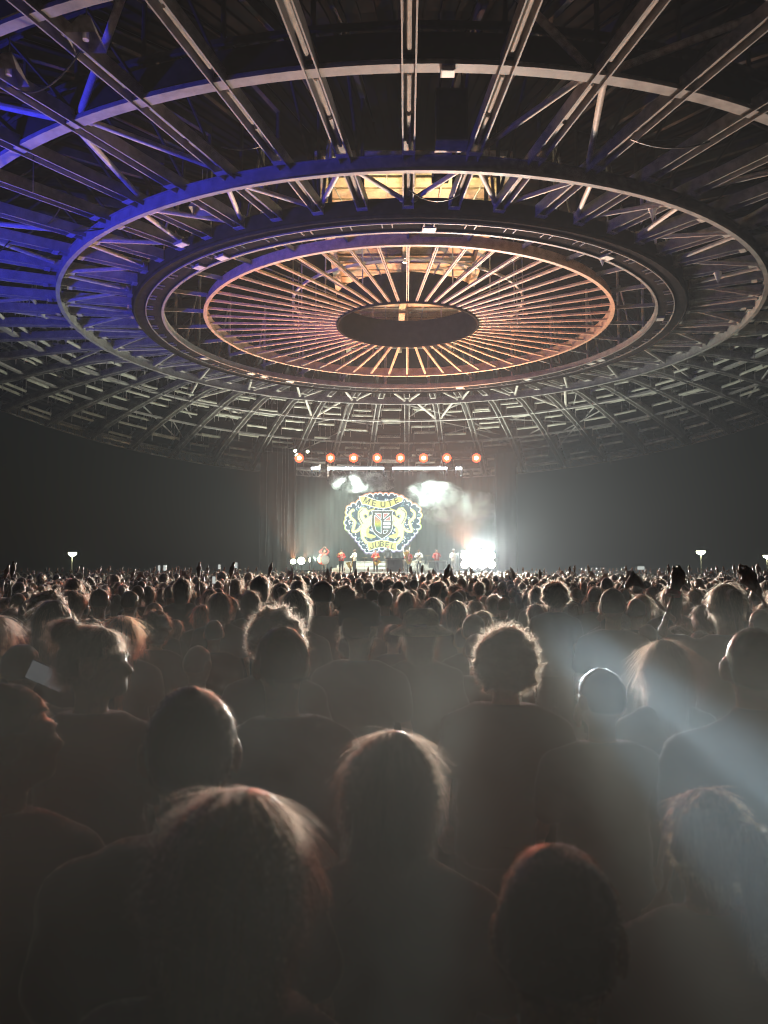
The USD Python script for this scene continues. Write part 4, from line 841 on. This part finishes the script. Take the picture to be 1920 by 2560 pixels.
for x in (-.66, .66):
    for y_ in (-.18, .18): fr_.tube(c + [x, y_, 0], c + [x, y_, -.84], .022, 6)
for y_ in (-.18, .18): fr_.bar(c + [-.7, y_, 0], c + [.7, y_, 0], .04, .05)
part(t, 'frame', fr_, 'white_paint')
t = thing('microphone', 'dark hand microphone at the mouth of the singer', 'microphone'); part(t, 'grip', MB().tube(q + [.06, -.24, 1.48], q + [.04, -.15, 1.53], .014, 8), 'black_metal'); part(t, 'head', MB().lathe(q + [.035, -.135, 1.54], [(.004, -.03), (.026, 0), (.004, .03)], 10), 'steel')
performer('musician in white with a cap at the right of the band beside the floodlight', 1134, ('side', 'play'), 'white_cloth', seed=110, legs='white_cloth', extra=lambda t: part(t, 'cap', MB().lathe((0, 0, 1.67), [(.105, 0), (.106, .05), (.08, .1), (.004, .12)], 18).box((0, .13, 1.675), (.14, .1, .012)), 'white_cloth', smooth=50))
for k, (px, hh) in enumerate(((912, 1.1), (1070, 1.25), (1030, 1.3))):
    p = at_y(px, 1432, SY + 1.0); t = thing('cymbal', f'thin pale cymbal on a stand, {("left of the monitor", "between percussionist and singer", "behind the percussionist")[k]}', 'cymbal'); c = np.array([p[0], SY + 1.0, SZ + hh])
    part(t, 'plate', MB().lathe(c, [(.004, .03), (.05, .03), (.25, 0), (.25, -.006), (.004, .02)], 18), 'brass'); part(t, 'stand', MB().tube(c, c - [0, 0, hh], .013, 6), 'steel')
# ------------------------------------------------------------------ things hung in the roof
def hang_box(label, px, py, z, size, m='black_metal', cable=1.5, name='loudspeaker', cat='loudspeaker'):
    p = at_z(px, py, z); t = thing(name, label, cat); part(t, 'cabinet', MB().box(p, size), m); part(t, 'grille', MB().box(p + [0, -size[1] / 2 - .012, 0], (size[0] * .86, .02, size[2] * .9)), 'screen_black')
    part(t, 'trim', MB().box(p - [0, 0, size[2] / 2 + .015], (size[0] * 1.02, size[1], .03)), 'steel'); b = MB()
    for s_ in (-1, 1): b.tube(p + [s_ * size[0] * .35, 0, size[2] / 2], p + [s_ * size[0] * .35, 0, size[2] / 2 + cable], .02, 5)
    part(t, 'cables', b, 'steel_dark', kind='stuff')
hang_box('big black loudspeaker box hanging in the roof right of the middle beam', 1128, 300, HR + .75, (.85, .6, 1.45), cable=1.9)
p = at_z(1105, 552, HR + .35); t = thing('projector', 'dark bulky projector standing on the walkway ring near the middle beam', 'projector')
part(t, 'body', MB().box(p, (1.0, .8, .62)), 'black_metal'); part(t, 'lens', MB().lathe(p + [.1, -.4, 0], [(.12, 0), (.14, .14), (.1, .14)], 14, (0, -1, 0)), 'steel_dark'); part(t, 'clamp', MB().box(p + [-.15, 0, .38], (.3, .3, .18)).box(p + [.22, 0, .36], (.12, .3, .12)), 'black_metal'); part(t, 'shelf', MB().box(p - [0, 0, .34], (1.5, .9, .05)), 'steel_dark')
p = at_z(1101, 440, HR + .1); t = thing('junction_box', 'square dark metal equipment box under the second ring beside the middle beam', 'box'); part(t, 'case', MB().box(p, (.5, .4, .26)), 'steel_dark')
for k in range(4): part(t, 'lug', MB().box(p + [(k % 2 - .5) * .46, -.21, (k // 2 - .5) * .2], (.05, .04, .05)), 'steel')
part(t, 'hook', MB().bar(p + [0, 0, .1], p + [0, 0, .5], .06, .06), 'steel_pale')
p = at_z(1120, 178, HR - .2); t = thing('floodlight_box', 'small flat light fixture under the outer ring beam right of the middle', 'fixture'); part(t, 'case', MB().box(p, (.32, .3, .12)), 'steel_pale'); part(t, 'glass', MB().box(p - [0, 0, .065], (.27, .25, .012)), 'white_paint')
RL = ('at the upper left near the second ring', 'at its upper left, lower of two', 'at its lower left end', 'lower left, second from the end', 'lower left, third from the end', 'lower left, nearest the middle', 'lower right, second from the middle', 'lower right, third from the middle', 'at its right end', 'at its upper right', 'at the top near the middle beam', 'lower right, nearest the middle', 'lower right between two others', 'at its upper left, upper of two')
for k, (px, py) in enumerate(((300, 548), (670, 690), (512, 895), (640, 930), (712, 925), (793, 925), (1252, 922), (1430, 900), (1590, 800), (1655, 590), (1072, 575), (1110, 928), (1360, 880), (570, 690))):
    r0, a0 = 11.85, 0; g_ = at_z(px, py, HR - .42); v_ = g_[:2] - [CX, CY]; v_ = v_ / np.linalg.norm(v_) * (11.3 if k else 12.9); c = np.array([CX + v_[0], CY + v_[1], HR - .42])
    t = thing('ring_lamp', f'small flat unlit lamp under the walkway ring, {RL[k]}', 'lamp', 'flat lamps under the walkway ring'); az = math.atan2(v_[1], v_[0])
    part(t, 'case', MB().box(c, (.34, .46, .08), az), 'steel'); part(t, 'glass', MB().box(c - [0, 0, .046], (.28, .4, .012), az), 'white_paint')
for k, (px, py, lab) in enumerate(((1632, 530, 'right of the wheel, upper one'), (1795, 692, 'far right inside the second ring'), (1506, 648, 'beside the right end of the walkway ring'))):
    p = at_z(px, py, HR - .35); t = thing('cone_loudspeaker', f'small pale cone hanging in the roof, {lab}', 'horn speaker'); part(t, 'cone', MB().lathe(p, [(.005, -.26), (.03, -.2), (.16, .16), (.15, .17), (.02, -.15)], 14), 'white_paint', smooth=40); part(t, 'stem', MB().tube(p + [0, 0, .1], p + [0, 0, .7], .02, 5), 'steel')
for k, (px, py, lab) in enumerate(((215, 78, 'at the upper left, upper one'), (22, 168, 'at the upper left edge'), (505, 508, 'left above the second ring'))):
    p = at_z(px, py, HR + .1); t = thing('lamp_hood', f'pyramid shaped dark lamp hood lit blue {lab}', 'lamp'); v = p + np.array([[-.34, -.34, -.25], [.34, -.34, -.25], [.34, .34, -.25], [-.34, .34, -.25], [-.1, -.1, .3], [.1, -.1, .3], [.1, .1, .3], [-.1, .1, .3]])
    part(t, 'hood', MB().add(v, [[0, 1, 5, 4], [1, 2, 6, 5], [2, 3, 7, 6], [3, 0, 4, 7], [4, 5, 6, 7]]).add(v * [1, 1, 1] - [0, 0, .012], [[0, 4, 5, 1], [1, 5, 6, 2], [2, 6, 7, 3], [3, 7, 4, 0]]), 'steel'); part(t, 'tube', MB().tube(p + [0, 0, -.2], p + [0, 0, .1], .07, 10), 'steel_pale'); part(t, 'cord', MB().tube(p + [0, 0, .3], p + [0, 0, 1.1], .015, 5), 'wire')
# ------------------------------------------------------------------ smoke, and the added veil of lens glare
def lump(c, r, seed, amp=.25, n=4):
    m = trimesh.creation.icosphere(n); v = m.vertices; d = 1 + amp * (meshkit.fbm(v * 1.6 + 7, 3, seed) - .5) * 2; return MB().add(v * d[:, None] * np.asarray(r) + np.asarray(c), m.faces)
def smoke_mat(name, dens, scale, lo, hi, an=.2):
    mat(name, {'g': ('geometry', {}), 'n': ('noise_texture', {'scale': scale, 'detail': 5.0, 'roughness': .6, 'distortion': .4}), 'm': ('map_range', {'from_min': lo, 'from_max': hi, 'to_min': 0.0, 'to_max': dens, 'clamp': True}),
               'v': ('principled_volume', {'color': (.97, 1, .99), 'anisotropy': an})}, [('g.position', 'n.vector'), ('n.fac', 'm.value'), ('m.result', 'v.density')], volume='v.volume')
smoke_mat('smoke_thick', .75, 1.15, .47, .70); smoke_mat('smoke_thin', .3, .8, .43, .72)
vol('stage_mist', (.9, 1, .94), .028, .2)
mat('near_smoke', {'g': ('geometry', {}), 'x': ('separate_xyz', {}), 'z': ('map_range', {'range_type': 'smoothstep', 'from_min': 1.96, 'from_max': 1.6, 'to_min': 0.0, 'to_max': 1.0, 'clamp': True}),
     'y': ('map_range', {'range_type': 'smoothstep', 'from_min': 4.6, 'from_max': .3, 'to_min': 0.0, 'to_max': NEAR_SMOKE, 'clamp': True}), 'n': ('noise_texture', {'scale': 1.1, 'detail': 3.0}), 'm': ('map_range', {'from_min': .3, 'from_max': .7, 'to_min': .6, 'to_max': 1.4}),
     'w': ('map_range', {'range_type': 'smoothstep', 'from_min': -1.6, 'from_max': .7, 'to_min': .45, 'to_max': 1.0, 'clamp': True}), 'c': ('math', {'math_type': 'multiply'}), 'a': ('math', {'math_type': 'multiply'}), 'b': ('math', {'math_type': 'multiply'}), 'v': ('principled_volume', {'color': (.88, .98, .97), 'anisotropy': .4})},
    [('g.position', 'x.vector'), ('x.z', 'z.value'), ('x.y', 'y.value'), ('g.position', 'n.vector'), ('n.fac', 'm.value'), ('z.result', 'a.value1'), ('y.result', 'a.value2'), ('a.value', 'b.value1'), ('m.result', 'b.value2'), ('x.x', 'w.value'), ('b.value', 'c.value1'), ('w.result', 'c.value2'), ('c.value', 'v.density')], volume='v.volume')
solo('mist', MB().box((1.0, SY + 3.1, (SZ + 10.3) / 2 + .2), (15.8, 4.2, 10.3 - SZ)), 'stage_mist', 'pale mist filling the stage before the backdrop curtain', 'mist', kind='stuff')
for k, (px, py, rx, rz_, mt, lab) in enumerate(((905, 1206, 2.7, .8, 'smoke_thick', 'bright smoke cloud above the crest, left of the dark gap'), (1085, 1236, 2.2, 1.1, 'smoke_thick', 'brightest smoke cloud above the right side of the crest'), (1165, 1275, 3.6, 1.5, 'smoke_thin', 'thin smoke trailing to the right of the crest'))):
    c = at_y(px, py, SY + 1.1); solo('smoke', lump(c, (rx, .9, rz_), 20 + k), mt, lab, 'smoke', kind='stuff')
n = 40; xs = np.linspace(-4.2, 4.6, n); ys = np.linspace(-1.6, 5.7, 30); X, Y = np.meshgrid(xs, ys, indexing='ij')  # added smoke volume in place of lens glare over the near heads
top = 1.915 + .03 * (meshkit.fbm(np.stack([X * 1.3, Y * 1.3, X * 0], -1), 3, 4) - .5); v0 = np.stack([X, Y, top], -1).reshape(-1, 3); v1 = np.stack([X, Y, X * 0 + .3], -1).reshape(-1, 3)
b = MB(); ii, jj = np.meshgrid(np.arange(n - 1), np.arange(29), indexing='ij'); qd = np.stack([ii * 30 + jj, (ii + 1) * 30 + jj, (ii + 1) * 30 + jj + 1, ii * 30 + jj + 1], -1).reshape(-1, 4)
edge = [i_ * 30 for i_ in range(n)] + [(n - 1) * 30 + j_ for j_ in range(1, 30)] + [i_ * 30 + 29 for i_ in range(n - 2, -1, -1)] + [j_ for j_ in range(28, 0, -1)]; N0 = len(v0)
sd_ = [[edge[(e + 1) % len(edge)], edge[e], edge[e] + N0, edge[(e + 1) % len(edge)] + N0] for e in range(len(edge))]
b.add(np.vstack([v0, v1]), np.vstack([qd, qd[:, ::-1] + N0, sd_])); solo('smoke_bank', b, 'near_smoke', 'smoke volume added over the nearest heads, standing in for lens glare', 'smoke', kind='stuff')
